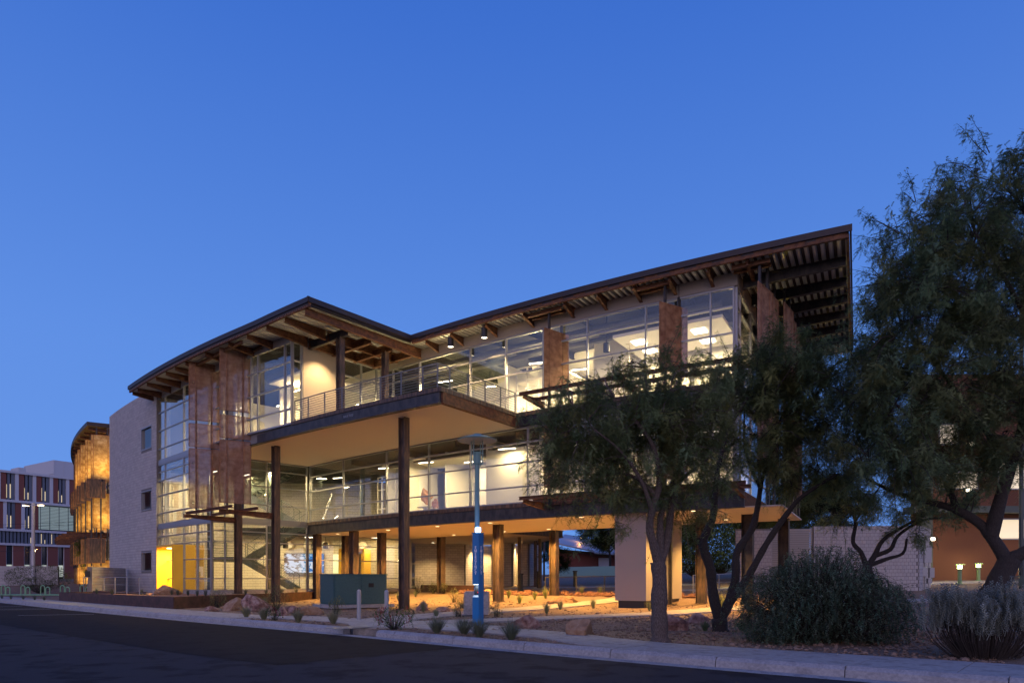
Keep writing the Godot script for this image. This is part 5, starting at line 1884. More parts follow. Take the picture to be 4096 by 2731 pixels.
	for x in [-.9, .9]:
		for z in [-.25, .22]:
			a = PackedVector3Array()
			tube(a, [Vector3(x, 0, z * 1.2), Vector3(x, .45, z)], [.025, .025], 6)
			mk("leg", a, bm2, bn)
		a = PackedVector3Array()
		tube(a, [Vector3(x, .45, .22), Vector3(x, .68, .2), Vector3(x, .7, -.3)], [.02, .02, .02], 6)
		mk("armrest", a, bm2, bn)
	# houses and walls far beyond the bridge
	var h := thing("brick_house", "low dark red brick house with pale metal roof beyond the bridge", "house")
	a = PackedVector3Array()
	hexa(a, [v3(6.2, 92, 1.4), v3(24, 96, 1.4), v3(24, 106, 1.4), v3(6.2, 104, 1.4)], [v3(6.2, 92, 5.4), v3(24, 96, 4.2), v3(24, 106, 4.2), v3(6.2, 104, 5.4)])
	mk("wall", a, M.redbrick, h)
	a = PackedVector3Array()
	hexa(a, [v3(5.8, 90.5, 6.0), v3(11, 91, 4.9), v3(14, 104, 7.0), v3(8, 104, 8.0)], [v3(5.8, 90.5, 6.2), v3(11, 91, 5.1), v3(14, 104, 7.2), v3(8, 104, 8.2)])
	hexa(a, [v3(11, 91, 4.75), v3(27, 95.5, 4.0), v3(26, 104, 6.4), v3(12, 104, 6.6)], [v3(11, 91, 4.95), v3(27, 95.5, 4.2), v3(26, 104, 6.6), v3(12, 104, 6.8)])
	mk("roof", a, plainmat([.32, .36, .42], .5, .2), h)
	for s in [[12.6, 92.6, 1.6], [17.9, 94.3, .9]]:
		a = PackedVector3Array()
		boxat(a, v3(s[0], s[1] + .55, 3.5), Vector3(s[2], 1.5, .2), .22)
		mk("window", a, M.whitepanel if s[2] > 1 else glow([1, .6, .2], .7), h)
	var mw := thing("mint_wall", "mint green painted brick wall beyond the bridge", "wall")
	a = PackedVector3Array()
	beam(a, v3(5.5, 82, 2.0), v3(14, 80.5, 2.15), .25, 1.6)
	beam(a, v3(14, 80.5, 2.2), v3(40, 86, 2.4), .25, 1.8)
	mk("wall", a, M.mint, mw)
	var fp := 0
	for s in [[4.0, 86.0, 7.2, "bright orange star of a distant street lamp left of the thin columns"], [9.7, 96, 6.4, "small distant orange street lamp right of the bridge column"], [17.5, 110, 8.0, "tiny distant lamp among the trees by the stucco shaft"]]:
		var o := thing("distant_street_lamp", s[3], "street lamp", v3(s[0], s[1], ground(s[0], s[1])), 0, "distant street lamps")
		a = PackedVector3Array()
		lathe(a, Vector3.ZERO, [[.07, 0.0], [.05, s[2] - 1.4], [.001, s[2] - 1.4]], 6)
		mk("pole", a, M.whitepanel, o)
		a = PackedVector3Array()
		lathe(a, Vector3(0, s[2] - 1.3, 0), [[.001, -.12], [.13, 0.0], [.001, .12]], 8)
		mk("lamp_head", a, glow([1, .62, .25], 22), o)
		omni(o, Vector3(0, s[2] - 1.3, 0), 3, Color(1, .65, .3), .1)
	for s in [[6.4, 66, 8.5, "thin brown pole right of the canopy"], [6.7, 72, 9.0, "thin white metal pole beside the brown one"]]:
		a = PackedVector3Array()
		lathe(a, Vector3.ZERO, [[.1, 0.0], [.08, s[2]], [.001, s[2]]], 8)
		var o := mk("pole", a, M.rustcol if s[0] < 6.5 else M.whitepanel)
		o.position = v3(s[0] - 3.3, s[1], 1.2)
		tag(o, s[3], "pole")
	# brighter leaves lit by a lamp beyond the gate
	var yl := thing("flood_lamp", "yellow green flood lamp behind the slatted gate", "lamp", v3(17.5, 47.5, 3.4))
	a = PackedVector3Array()
	boxat(a, Vector3.ZERO, Vector3(.25, .2, .2))
	mk("lamp_lens", a, M.lamp, yl)
	omni(yl, Vector3(0, .05, 0), 22, Color(1, .85, .3), .1)

# ---------- plants ----------
var sprays := {}
func leaf_mesh(kind: String) -> ArrayMesh:
	if sprays.has(kind): return sprays[kind]
	var r := RandomNumberGenerator.new()
	r.seed = hash(kind)
	var a := PackedVector3Array()
	if kind == "feather":   # a hanging twig with several feather leaves of tiny leaflets
		for s in 7:
			var base := Vector3(0, -.05 * s, 0) + Vector3(r.randf_range(-.02, .02), 0, r.randf_range(-.02, .02))
			var an := r.randf_range(0, TAU)
			var d := Vector3(cos(an), r.randf_range(-.7, .25), sin(an)).normalized()
			var sd := d.cross(Vector3.UP).normalized()
			var ln := r.randf_range(.09, .15)
			for k in 8:
				var p := base + d * (ln * (k + 1.5) / 9.0) + Vector3(0, -.03 * (k / 8.0) ** 2, 0)
				for e in [-1, 1]:
					var q: Vector3 = p + sd * (.028 * e) + d * .012 + Vector3(0, r.randf_range(-.012, .008), 0)
					a.append_array(PackedVector3Array([p - d * .005, p + d * .006, q]))
	elif kind == "oval":   # a stem set with small oval leaves
		for k in 16:
			var p := Vector3(r.randf_range(-.015, .015), -.3 * k / 16.0, r.randf_range(-.015, .015))
			var an := r.randf_range(0, TAU)
			var d := Vector3(cos(an), r.randf_range(-.8, .4), sin(an)).normalized()
			var sd := d.cross(Vector3(r.randf_range(-.3, .3), 1, 0)).normalized() * r.randf_range(.010, .016)
			var ln := r.randf_range(.032, .05)
			quad(a, p, p + d * ln * .5 + sd, p + d * ln, p + d * ln * .5 - sd)
	elif kind == "broad":   # clump of larger leaves for far or young trees
		for k in 14:
			var p := Vector3(r.randf_range(-.16, .16), r.randf_range(-.16, .16), r.randf_range(-.16, .16))
			var d := Vector3(r.randf_range(-1, 1), r.randf_range(-1, .5), r.randf_range(-1, 1)).normalized()
			var sd := d.cross(Vector3(r.randf_range(-.3, .3), 1, 0)).normalized() * .018
			quad(a, p, p + d * .045 + sd, p + d * .09, p + d * .045 - sd)
	elif kind == "sage":   # an upright stalk with whorls of pale leaves
		for k in 22:
			var y := .04 + .5 * k / 22.0
			for e in 3:
				var an := k * 1.1 + e * 2.09
				var d := Vector3(cos(an), .5, sin(an)).normalized()
				var sd := d.cross(Vector3.UP).normalized() * .015
				var p := Vector3(.02 * sin(k * .4), y, .02 * cos(k * .5))
				var ln := .075 * (1.15 - y)
				quad(a, p, p + d * ln * .5 + sd, p + d * ln, p + d * ln * .5 - sd)
		tube(a, [Vector3(0, -.05, 0), Vector3(.02, .2, 0), Vector3(0, .52, .02)], [.004, .003, .002], 3)
	sprays[kind] = flat(a)
	return sprays[kind]
func leafmat(back := .7) -> StandardMaterial3D:
	var m := plainmat([1, 1, 1], .75)
	m.vertex_color_use_as_albedo = true
	m.backlight_enabled = true
	m.backlight = Color(back, back, back)
	m.specular_mode = BaseMaterial3D.SPECULAR_DISABLED
	return m
func scatter(called: String, kind: String, xf: Array, cs: Array, parent: Node, m: Material) -> MultiMeshInstance3D:
	var mm := MultiMesh.new()
	mm.transform_format = MultiMesh.TRANSFORM_3D
	mm.use_colors = true
	mm.mesh = leaf_mesh(kind)
	mm.instance_count = xf.size()
	for i in xf.size():
		mm.set_instance_transform(i, xf[i])
		mm.set_instance_color(i, cs[i])
	var o := MultiMeshInstance3D.new()
	o.name = called
	o.multimesh = mm
	o.material_override = m
	parent.add_child(o, true)
	o.set_meta("kind", "stuff")
	return o
func randball() -> Vector3:
	while true:
		var p := Vector3(rf(-1, 1), rf(-1, 1), rf(-1, 1))
		if p.length() <= 1.0: return p
	return Vector3.ZERO

func tree(called: String, label: String, at: Vector3, limbs: Array, blobs: Array, density: float, tint: Array, bark: Material, kind := "feather", ls := 1.0, twigs := true, group := "", wisps := 0.0) -> Node3D:
	# limbs: [points, radius at foot, radius at tip]; blobs: [centre, radii]; positions relative to the foot
	var o := thing(called, label, "tree", at, 0, group)
	var a := PackedVector3Array()
	var nodes: Array = []
	var all: Array = []
	for l in limbs:
		var pts: Array = l[0].duplicate()
		if nodes.size():   # a limb springs from the nearest point of the wood before it
			var foot: Vector3 = all[0]
			for q in all:
				if Vector2(q.x - pts[0].x, q.y - pts[0].y).length() < Vector2(foot.x - pts[0].x, foot.y - pts[0].y).length(): foot = q
			var shift: Vector3 = foot - pts[0]
			for i in pts.size(): pts[i] += shift
		var fine := []
		var rr := []
		for i in pts.size() - 1:
			var p0: Vector3 = pts[maxi(i - 1, 0)]
			var p3: Vector3 = pts[mini(i + 2, pts.size() - 1)]
			for k in 4:
				fine.append(pts[i].cubic_interpolate(pts[i + 1], p0, p3, k / 4.0))
		fine.append(pts[-1])
		for i in fine.size():
			var f := float(i) / (fine.size() - 1)
			rr.append(lerpf(l[1], l[2], f) * rf(.9, 1.1) * (1.25 if i == 0 and fine[0].y < .1 else 1.0))
			if f > .35: nodes.append(fine[i])
			all.append(fine[i])
		tube(a, fine, rr, 9)
	put("trunk", smooth(a), bark, o)
	a = PackedVector3Array()
	var goals: Array = []
	for b in blobs:
		var rad: Vector3 = b[1]
		var n := int(maxf(3, rad.x * rad.y * rad.z * 16.0 * density / (ls * ls)))
		for i in n:
			var q := randball()
			q = q.normalized() * pow(q.length(), .55)
			goals.append(b[0] + q * rad)
	goals.sort_custom(func(p, q): return _near(nodes, p) < _near(nodes, q))
	var xf := []
	var cs := []
	var growing := nodes.duplicate()
	for gp in goals:
		var best: Vector3 = growing[0]
		var bd := 1e9
		for nd in growing:
			var dd: float = nd.distance_squared_to(gp) + (4.0 if nd.y > gp.y + .8 else 0.0)
			if dd < bd:
				bd = dd
				best = nd
		var dist := sqrt(best.distance_squared_to(gp))
		var mid: Vector3 = (best + gp) / 2 + Vector3(rf(-.12, .12), .12 * dist + rf(-.05, .1), rf(-.12, .12)) * ls
		var r0 := clampf(.008 + dist * .012, .008, .035) * sqrt(ls)
		var pts := [best, best.lerp(mid, .5) + Vector3(rf(-.05, .05), rf(-.02, .06), rf(-.05, .05)) * ls, mid, gp]
		tube(a, pts, [r0, r0 * .8, r0 * .6, r0 * .3], 4)
		if growing.size() < 400:
			growing.append(mid)
			growing.append(gp)
		var tone := rf(.55, 1.3)
		var warmth := rf(0, 1)
		for k in 6:
			var dirv: Vector3 = (randball() + (gp - best).normalized() * .5 + Vector3(0, -.25, 0)).normalized()
			var ln := rf(.25, .6) * ls
			var e: Vector3 = gp + dirv * ln
			if twigs: tube(a, [gp, gp + dirv * ln * .5 + Vector3(0, .04, 0), e], [.006, .004, .002], 3)
			for j in 5:
				var f := (j + rf(0, 1)) / 5.0
				var p: Vector3 = gp.lerp(e, f) + randball() * .08 * ls
				var s := rf(.7, 1.25) * ls
				var bs := Basis(Vector3(rf(-1, 1), 0, rf(-1, 1)).normalized(), rf(-.9, .9)) * Basis(Vector3.UP, rf(0, TAU))
				xf.append(Transform3D(bs.scaled_local(Vector3.ONE * s), p))
				var c := tone * rf(.8, 1.2)
				cs.append(Color(tint[0] * c * (1 + .35 * warmth), tint[1] * c, tint[2] * c * (1 - .25 * warmth)))
	# long whips that break the outline of the crown
	for i in int(wisps * blobs.size()):
		var b: Array = blobs[rng.randi() % blobs.size()]
		var rad: Vector3 = b[1]
		var dirv := (randball().normalized() + Vector3(0, .25, 0)).normalized()
		var p0: Vector3 = b[0] + dirv * rad * .75
		var ln := rf(.5, 1.15)
		var sag := rf(-.45, .15)
		var pts := []
		for k in 5:
			var f := k / 4.0
			pts.append(p0 + dirv * ln * f + Vector3(0, sag * f * f, 0) + randball() * .03)
		tube(a, pts, [.011, .009, .007, .005, .002], 3)
		var c := rf(.7, 1.2)
		for k in 13:
			var f := rf(.1, 1.0)
			var p: Vector3 = pts[int(f * 3.99)].lerp(pts[int(f * 3.99) + 1], fmod(f * 3.99, 1.0))
			var bs := Basis(Vector3(rf(-1, 1), 0, rf(-1, 1)).normalized(), rf(-.9, .9)) * Basis(Vector3.UP, rf(0, TAU))
			xf.append(Transform3D(bs.scaled_local(Vector3.ONE * rf(.55, .95)), p))
			cs.append(Color(tint[0] * c, tint[1] * c, tint[2] * c * .9))
	var br := mk("branches", a, bark, o)
	br.set_meta("kind", "stuff")
	scatter("crown", kind, xf, cs, o, M.leaf)
	return o
func _near(nodes: Array, p: Vector3) -> float:
	var b := 1e9
	for i in range(0, nodes.size(), 3): b = minf(b, nodes[i].distance_squared_to(p))
	return b

func tuft(label: String, at: Vector3, h: float, n: int, spread: float, col: Array, sd: int, cat := "grass tuft", called := "grass_tuft", group := "grass tufts in the gravel") -> void:
	var a := PackedVector3Array()
	var r := RandomNumberGenerator.new()
	r.seed = sd
	for i in n:
		var an := r.randf_range(0, TAU)
		var lean := pow(r.randf(), .8) * spread
		var d := Vector3(cos(an), 0, sin(an))
		var ln := h * r.randf_range(.6, 1.15)
		var b := d * r.randf_range(0, .06)
		var w := Vector3(-d.z, 0, d.x) * .0048
		var m := b + d * lean * ln * .4 + Vector3(0, ln * .6, 0)
		var t := b + d * lean * ln + Vector3(0, ln * (1.0 - .35 * lean), 0)
		quad(a, b - w, b + w, m + w * .8, m - w * .8)
		a.append_array(PackedVector3Array([m - w * .8, m + w * .8, t]))
	var m := plainmat(col, .85)
	m.backlight_enabled = true
	m.backlight = Color(.3, .3, .3)
	var o := put(called, flat(a), m)
	o.position = at
	tag(o, label, cat, group)
func shrub(label: String, at: Vector3, r: Vector3, n: int, kind: String, tint: Array, ls: float, called := "shrub", flowers := [], group := "small shrubs in the gravel") -> void:
	var o := thing(called, label, "shrub", at, 0, group)
	var a := PackedVector3Array()
	var xf := []
	var cs := []
	for i in n:
		var q := randball()
		q = q.normalized() * pow(q.length(), .45)
		var p := Vector3(q.x * r.x, r.y * (.55 + q.y * .5), q.z * r.z)
		if i % 3 == 0: tube(a, [Vector3(q.x * .1, 0, q.z * .1), p * Vector3(.5, .6, .5), p], [.008, .006, .002], 3)
		var bs := Basis(Vector3(rf(-1, 1), 0, rf(-1, 1)).normalized(), rf(-1, 1)) * Basis(Vector3.UP, rf(0, TAU))
		xf.append(Transform3D(bs.scaled_local(Vector3.ONE * ls * rf(.7, 1.3)), p + Vector3(0, .1, 0)))
		var c := rf(.6, 1.35)
		if flowers and rng.randf() < .12: cs.append(Color(flowers[0], flowers[1], flowers[2]))
		else: cs.append(Color(tint[0] * c, tint[1] * c, tint[2] * c))
	mk("stems", a, M.barkdark, o)
	scatter("foliage", kind, xf, cs, o, M.leaf)

func xyd(pts: Array, d: float, at: Vector3, sway: float) -> Array:
	# limb points given as (x, y) in a plane at distance d, made relative to the foot; sway carries the limb out of that plane
	var r := []
	for i in pts.size(): r.append(Vector3(pts[i][0], pts[i][1], -d) - at + Vector3(0, 0, sway * i))
	return r
func build_trees() -> void:
	M.leaf = leafmat()
	var at := v3(3.47, 16.0, -.02)
	var gr := [.17, .245, .125]
	var L1 := [[[3.47, -.04], [3.45, .7], [3.46, 1.43], [3.42, 1.84]], [[3.39, 1.75], [3.28, 2.13], [3.14, 2.6], [3.2, 3.11], [3.31, 3.57], [3.15, 4.39], [2.69, 5.0]], [[3.42, 1.8], [3.49, 2.25], [3.51, 2.86], [3.61, 3.27], [3.59, 3.88], [3.66, 4.7], [3.51, 5.61]], [[3.45, 1.78], [3.63, 2.09], [3.8, 2.76], [3.88, 3.57], [4.07, 4.08], [4.38, 4.8], [4.53, 5.51]], [[3.88, 3.5], [4.22, 3.88], [4.63, 4.19]], [[3.2, 3.05], [2.9, 3.68], [2.39, 4.29], [1.78, 4.7]], [[3.25, 3.4], [2.7, 3.9], [2.0, 3.95], [1.3, 4.0]]]
	var rad1 := [[.2, .17], [.115, .04], [.10, .035], [.12, .035], [.06, .025], [.06, .02], [.05, .015]]
	var sway := [0.0, .12, -.1, -.18, .25, .3, -.25]
	var limbs := []
	for i in L1.size(): limbs.append([xyd(L1[i], 16.0, at, sway[i]), rad1[i][0], rad1[i][1]])
	var bl := []
	for b in [[2.1, 5.15, 1.4, .95], [3.1, 5.8, 1.45, .9], [4.1, 5.55, 1.15, 1.1], [1.65, 4.3, 1.0, .8], [3.15, 4.6, 1.4, .95], [4.3, 4.3, .8, .9], [2.35, 3.45, .85, .65], [1.1, 4.4, .5, .9], [3.9, 3.3, .7, .5]]:
		bl.append([Vector3(b[0], b[1], -16.0) - at + Vector3(0, 0, rf(-.4, .4)), Vector3(b[2], b[3], maxf(1.1, b[2]))])
	tree("mesquite_tree", "grey barked mesquite tree with three stems, nearest the blue tower", at, limbs, bl, 1.35, gr, M.bark, "feather", 1.0, true, "", 14.0)
	at = v3(5.83, 19.1, 0)
	var L2 := [[[5.83, -.05], [5.8, .33]], [[5.77, .2], [5.58, .94], [5.48, 1.67], [5.26, 2.3], [5.35, 2.7], [5.51, 3.13], [5.55, 3.86], [5.65, 4.59], [5.87, 5.45], [6.38, 6.3]], [[5.85, .22], [6.14, .7], [6.38, 1.43], [6.46, 2.16], [6.93, 2.82], [7.14, 3.5], [7.3, 4.23], [7.6, 5.08], [7.97, 6.18]], [[6.14, .65], [6.65, 1.43], [7.11, 2.34], [7.6, 3.13], [7.99, 3.62], [8.82, 4.17]], [[5.56, 3.4], [5.35, 3.86], [5.16, 4.47]], [[7.2, 4.0], [6.7, 5.0], [6.6, 6.2]], [[7.6, 5.0], [8.3, 5.8], [8.8, 6.6]], [[5.28, 2.2], [5.16, 2.5], [5.14, 2.56]]]
	var rad2 := [[.24, .2], [.16, .04], [.15, .035], [.12, .04], [.05, .02], [.06, .02], [.06, .02], [.11, .1]]
	sway = [0.0, .06, -.12, .15, .3, .2, -.2, 0.0]
	limbs = []
	for i in L2.size(): limbs.append([xyd(L2[i], 19.1, at, sway[i]), rad2[i][0], rad2[i][1]])
	bl = []
	for b in [[6.3, 6.9, 1.15, 1.1], [7.4, 7.35, 1.45, .9], [8.3, 6.9, 1.3, 1.2], [7.0, 5.9, 1.5, 1.1], [8.5, 5.5, 1.1, 1.15], [6.3, 5.0, .9, .8], [9.3, 7.1, 1.1, 1.0], [7.6, 4.7, .8, .5], [9.4, 5.8, 1.0, .8], [9.0, 4.4, .8, .5], [8.3, 4.0, .6, .4]]:
		bl.append([Vector3(b[0], b[1], -19.1) - at + Vector3(0, 0, rf(-.5, .5)), Vector3(b[2], b[3], maxf(1.2, b[2]))])
	tree("mesquite_tree", "dark mesquite tree with a V shaped trunk behind the large dark bush", at, limbs, bl, 1.45, gr, M.barkdark, "feather", 1.0, true, "", 12.0)
	at = v3(10.86, 16.0, -.05)
	var L3 := [[[10.8, -.1], [11.08, .77], [11.42, 1.38], [11.69, 1.89]], [[11.66, 1.8], [11.47, 2.35], [11.27, 2.76], [10.86, 3.11], [10.35, 3.32], [9.63, 3.57], [8.92, 3.98]], [[11.69, 1.85], [12.08, 2.13], [12.69, 2.5], [13.1, 3.78]], [[11.4, 2.45], [11.57, 3.47], [11.88, 4.8], [11.98, 6.23], [11.78, 7.86], [11.67, 9.7]], [[11.72, 4.1], [11.06, 5.21], [10.45, 6.23], [9.84, 7.25]], [[11.93, 5.82], [12.69, 7.04], [12.9, 8.68]], [[10.86, 3.11], [10.24, 4.19], [9.63, 5.0], [8.92, 5.51]], [[11.83, 7.25], [10.96, 8.27], [10.24, 8.88]], [[10.3, 6.4], [9.5, 6.9], [8.9, 7.3]]]
	var rad3 := [[.27, .24], [.16, .03], [.17, .05], [.16, .03], [.09, .025], [.08, .025], [.08, .025], [.06, .02], [.04, .015]]
	sway = [0.0, -.2, .2, .15, -.2, -.3, .25, .3, .4]
	limbs = []
	for i in L3.size(): limbs.append([xyd(L3[i], 16.0, at, sway[i]), rad3[i][0], rad3[i][1]])
	bl = []
	for b in [[11.55, 9.2, 1.1, 1.6], [10.5, 8.4, 1.5, 1.0], [9.7, 7.2, 1.35, 1.0], [10.95, 6.85, 1.6, 1.15], [9.0, 5.85, 1.05, .85], [10.25, 5.35, 1.6, 1.05], [11.5, 5.2, 1.3, 1.3], [8.85, 4.75, 1.0, .6], [11.9, 10.5, .6, 1.0], [10.85, 4.1, 1.3, .65], [12.8, 7.8, 1.1, 1.9], [8.8, 4.1, .8, .45], [9.7, 4.0, .8, .4], [9.35, 8.3, .85, .8], [9.95, 9.3, .9, .5], [9.5, 6.5, .8, .6], [9.63, 10.0, .55, .4], [9.25, 9.2, .6, .4], [8.95, 8.2, .7, .5], [8.4, 7.2, .7, .5], [10.95, 10.6, .7, .6], [8.0, 6.4, .6, .5]]:
		bl.append([Vector3(b[0], b[1], -16.0) - at + Vector3(0, 0, rf(-.8, .8)), Vector3(b[2], b[3], maxf(1.3, b[2]))])
	tree("mesquite_tree", "huge dark mesquite tree leaning at the right edge behind the silver shrub", at, limbs, bl, 1.35, [.165, .24, .135], M.barkdark, "feather", 1.0, true, "", 16.0)
	at = v3(13.83, 26.0, .02)
	var L5 := [[[13.83, -.05], [13.8, 1.0], [13.75, 1.92]], [[13.75, 1.8], [13.53, 2.5], [13.27, 2.91], [13.41, 3.74], [13.08, 4.57], [12.83, 5.56]], [[13.76, 1.85], [14.06, 2.28], [14.41, 2.91], [15.32, 3.49], [16.65, 4.16]], [[14.1, 2.3], [14.66, 2.55], [14.91, 3.08], [15.82, 3.66], [16.98, 3.74]], [[13.41, 3.7], [13.83, 4.4], [14.33, 5.23]], [[13.75, 1.9], [14.33, 2.17], [14.79, 2.38], [14.76, 2.91]]]
	var rad5 := [[.2, .17], [.11, .03], [.12, .03], [.1, .025], [.05, .02], [.09, .04]]
	limbs = []
	for i in L5.size(): limbs.append([xyd(L5[i], 26.0, at, .1 * (i - 2)), rad5[i][0], rad5[i][1]])
	bl = []
	for b in [[12.9, 5.1, 1.1, .9], [14.5, 4.6, 1.4, .8], [15.5, 5.5, 1.3, .9], [12.5, 5.9, 1.1, .9], [16.5, 4.4, 1.0, .6], [14.3, 6.4, 1.5, .8], [12.6, 3.9, .7, .5], [14.9, 3.2, .7, .4], [13.4, 4.2, .8, .5], [15.8, 3.9, .9, .5]]: bl.append([Vector3(b[0], b[1], -26.0) - at, Vector3(b[2], b[3], 1.2)])
	tree("mesquite_tree", "open mesquite tree rising behind the big bush before the square block wall", at, limbs, bl, 1.0, gr, M.barkdark, "feather", 1.2, true, "", 8.0)
	# trees farther off: a plain trunk and a crown of clumps
	var far := [
		[8.6, 56, 7.5, 3.6, 1.0, "feathery tree beyond the bridge left of the stucco shaft", [.05, .075, .03]],
		[13.8, 60, 9.0, 4.0, 1.0, "dark dense tree behind the stucco shaft and handrail", [.022, .04, .024]],
		[19.5, 57, 9.0, 4.5, 1.1, "grey green tree behind the slatted gate", [.04, .06, .035]],
		[12.0, 84, 7.6, 4.2, 1.6, "round pale green tree before the far brick house", [.05, .085, .045]],
		[3.2, 112, 10, 4.5, 2.0, "distant tree left of the thin canopy columns", [.04, .07, .045]],
		[22, 98, 12, 6, 2.2, "tall dark far tree beyond the mint wall", [.03, .05, .03]],
		[26, 66, 8, 5, 1.4, "broad tree behind the right block wall", [.06, .08, .03]],
		[34, 74, 10, 6, 1.6, "far tree between block wall and brick building", [.035, .055, .035]]]
	for s in far:
		var p := v3(s[0], s[1], ground(s[0], s[1]) - .05)
		var h: float = s[2]
		var r: float = s[3]
		var lb := [[[Vector3.ZERO, Vector3(.1, h * .25, 0), Vector3(-.1, h * .45, .1)], h * .022, h * .015]]
		for k in 5:
			var an: float = k * 1.256 + s[0]
			lb.append([[Vector3(-.05, h * .35, 0), Vector3(cos(an) * r * .35, h * .55, sin(an) * r * .35), Vector3(cos(an) * r * .7, h * .75, sin(an) * r * .7)], h * .011, .02])
		var cb := []
		for k in 9:
			var an := rf(0, TAU)
			cb.append([Vector3(cos(an) * r * rf(.1, .65), h * rf(.5, .85), sin(an) * r * rf(.1, .65)), Vector3(r * .42, h * .16, r * .42)])
		tree("distant_tree", s[5], p, lb, cb, .5, s[6], M.barkdark, "broad", s[4] * 1.25, false, "trees beyond the building")
	# young staked trees at far left and beyond the bridge
	for s in [[-37.5, 61.5, 4.6, 1.3, "leafy young tree by the white lamp mast at far left", [.07, .11, .03]], [-47.0, 60.5, 3.0, .7, "slim young tree behind the bicycle stands", [.05, .085, .03]], [-33.9, 61.5, 3.0, .8, "small young tree left of the golden wing foot", [.025, .05, .028]], [3.6, 56.5, 3.0, 1.2, "bushy young tree beneath the rear canopy edge", [.03, .06, .028]], [9.2, 52.0, 3.3, 1.1, "young leafy tree behind the guard railing", [.035, .08, .025]], [12.5, 54.0, 2.8, .9, "small dense tree left of the stucco shaft", [.025, .05, .025]]]:
		var h: float = s[2]
		var p := v3(s[0], s[1], ground(s[0], s[1]))
		var cb := []
		for k in 5: cb.append([Vector3(rf(-.5, .5) * s[3], h * rf(.5, .9), rf(-.5, .5) * s[3]), Vector3(s[3] * .6, h * .17, s[3] * .6)])
		tree("young_tree", s[4], p, [[[Vector3.ZERO, Vector3(.05, h * .3, 0), Vector3(0, h * .8, .05)], .05, .015]], cb, 2.2, s[5], M.bark, "broad", 1.0, false, "young trees on the site")
	# tall hazy shrub behind the bicycle stands
	shrub("tall wispy grey green shrub behind the bicycle stands", v3(-43.0, 62, .1), Vector3(3.0, 2.3, 1.5), 420, "broad", [.09, .12, .06], 1.2, "wispy_shrub")
	shrub("dense dark thicket beyond the bridge right of the stucco shaft", v3(14.6, 55, 1.6), Vector3(3.6, 5.0, 2.5), 700, "broad", [.05, .08, .05], 2.6, "thicket")
	shrub("lower grey green thicket far behind the pipe handrail", v3(19.0, 62, 1.8), Vector3(4.5, 4.5, 2.5), 700, "broad", [.06, .09, .055], 2.8, "thicket")
	# big dark bush
	var o := thing("dark_bush", "large dense dark green bush in front of the V shaped tree", "bush", v3(7.0, 15.7, 0))
	var a := PackedVector3Array()
	var xf := []
	var cs := []
	for b in [[6.41, .9, 1.1, .9, 900], [7.8, .85, 1.2, .85, 1000], [7.15, 1.35, 1.25, .7, 700], [5.85, .55, .55, .5, 220], [7.1, 1.95, .75, .3, 170], [8.6, .7, .6, .65, 260]]:
		for i in int(b[4] * 1.5):
			var q := randball()
			q = q.normalized() * pow(q.length(), .3)
			var p := Vector3(b[0] - 7.0 + q.x * b[2], b[1] + q.y * b[3], q.z * 1.15)
			if p.y < .06: continue
			if i % 6 == 0: tube(a, [Vector3((b[0] - 7.0) * .5, .0, 0), Vector3(p.x * .7, p.y * .75, p.z * .6), p], [.014, .01, .003], 3)
			var bs := Basis(Vector3(rf(-1, 1), 0, rf(-1, 1)).normalized(), rf(-.8, .8)) * Basis(Vector3.UP, rf(0, TAU))
			xf.append(Transform3D(bs.scaled_local(Vector3.ONE * rf(.8, 1.3)), p))
			var c := rf(.5, 1.5)
			var wm2 := rf(.8, 1.35)
			cs.append(Color(.1 * c * wm2, .155 * c, .11 * c))
	for i in 260:   # arching sprays
		var an := rf(0, TAU)
		var p0 := Vector3(cos(an) * rf(.6, 1.9) + .1, rf(.5, 1.9), sin(an) * rf(.5, 1.1))
		p0.y = minf(p0.y, 2.0 - absf(p0.x) * .45)
		var dirv := Vector3(cos(an), rf(.0, .7), sin(an)).normalized()
		var ln := rf(.3, .75)
		var pts := []
		for k in 4: pts.append(p0 + dirv * ln * k / 3.0 - Vector3(0, rf(.15, .5) * pow(k / 3.0, 2.0), 0))
		tube(a, pts, [.006, .005, .004, .002], 3)
		var c := rf(.7, 1.7)
		for k in 4:
			var bs := Basis(Vector3(rf(-1, 1), 0, rf(-1, 1)).normalized(), rf(-.6, .6)) * Basis(Vector3.UP, rf(0, TAU))
			xf.append(Transform3D(bs.scaled_local(Vector3.ONE * rf(.7, 1.1)), pts[k]))
			cs.append(Color(.1 * c, .155 * c, .105 * c))
	mk("stems", a, M.barkdark, o)
	scatter("foliage", "oval", xf, cs, o, M.leaf)
	# silver shrub
	o = thing("silver_shrub", "pale silver grey shrub of upright stalks at the lower right corner", "shrub", v3(8.75, 12.6, 0))
	a = PackedVector3Array()
	xf = []
	cs = []
	for i in 420:
		var q := randball()
		var p := Vector3(q.x * 1.15, .25 + (.62 * (1.0 - .35 * q.x * q.x) - .2 * absf(q.z)) * rf(.4, 1.0), q.z * .7)
		p.y += .12 * sin(q.x * 7)
		tube(a, [Vector3(p.x * .55, 0, p.z * .5), Vector3(p.x * .85, p.y * .5, p.z * .8), p], [.008, .006, .003], 3)
		var bs := Basis(Vector3(rf(-1, 1), 0, rf(-1, 1)).normalized(), rf(-.35, .35)) * Basis(Vector3.UP, rf(0, TAU))
		xf.append(Transform3D(bs.scaled_local(Vector3.ONE * rf(.75, 1.15)), p))
		var c := rf(.7, 1.25)
		cs.append(Color(.33 * c, .36 * c, .31 * c))
	mk("stems", a, M.barkdark, o)
	scatter("foliage", "sage", xf, cs, o, M.leaf)
	# yucca like grass at the right
	tuft("tall spiky yucca clump behind the leaning trunk", v3(30.5, 39.0, 1.0), 3.0, 500, .75, [.03, .05, .025], 77, "plant", "yucca")
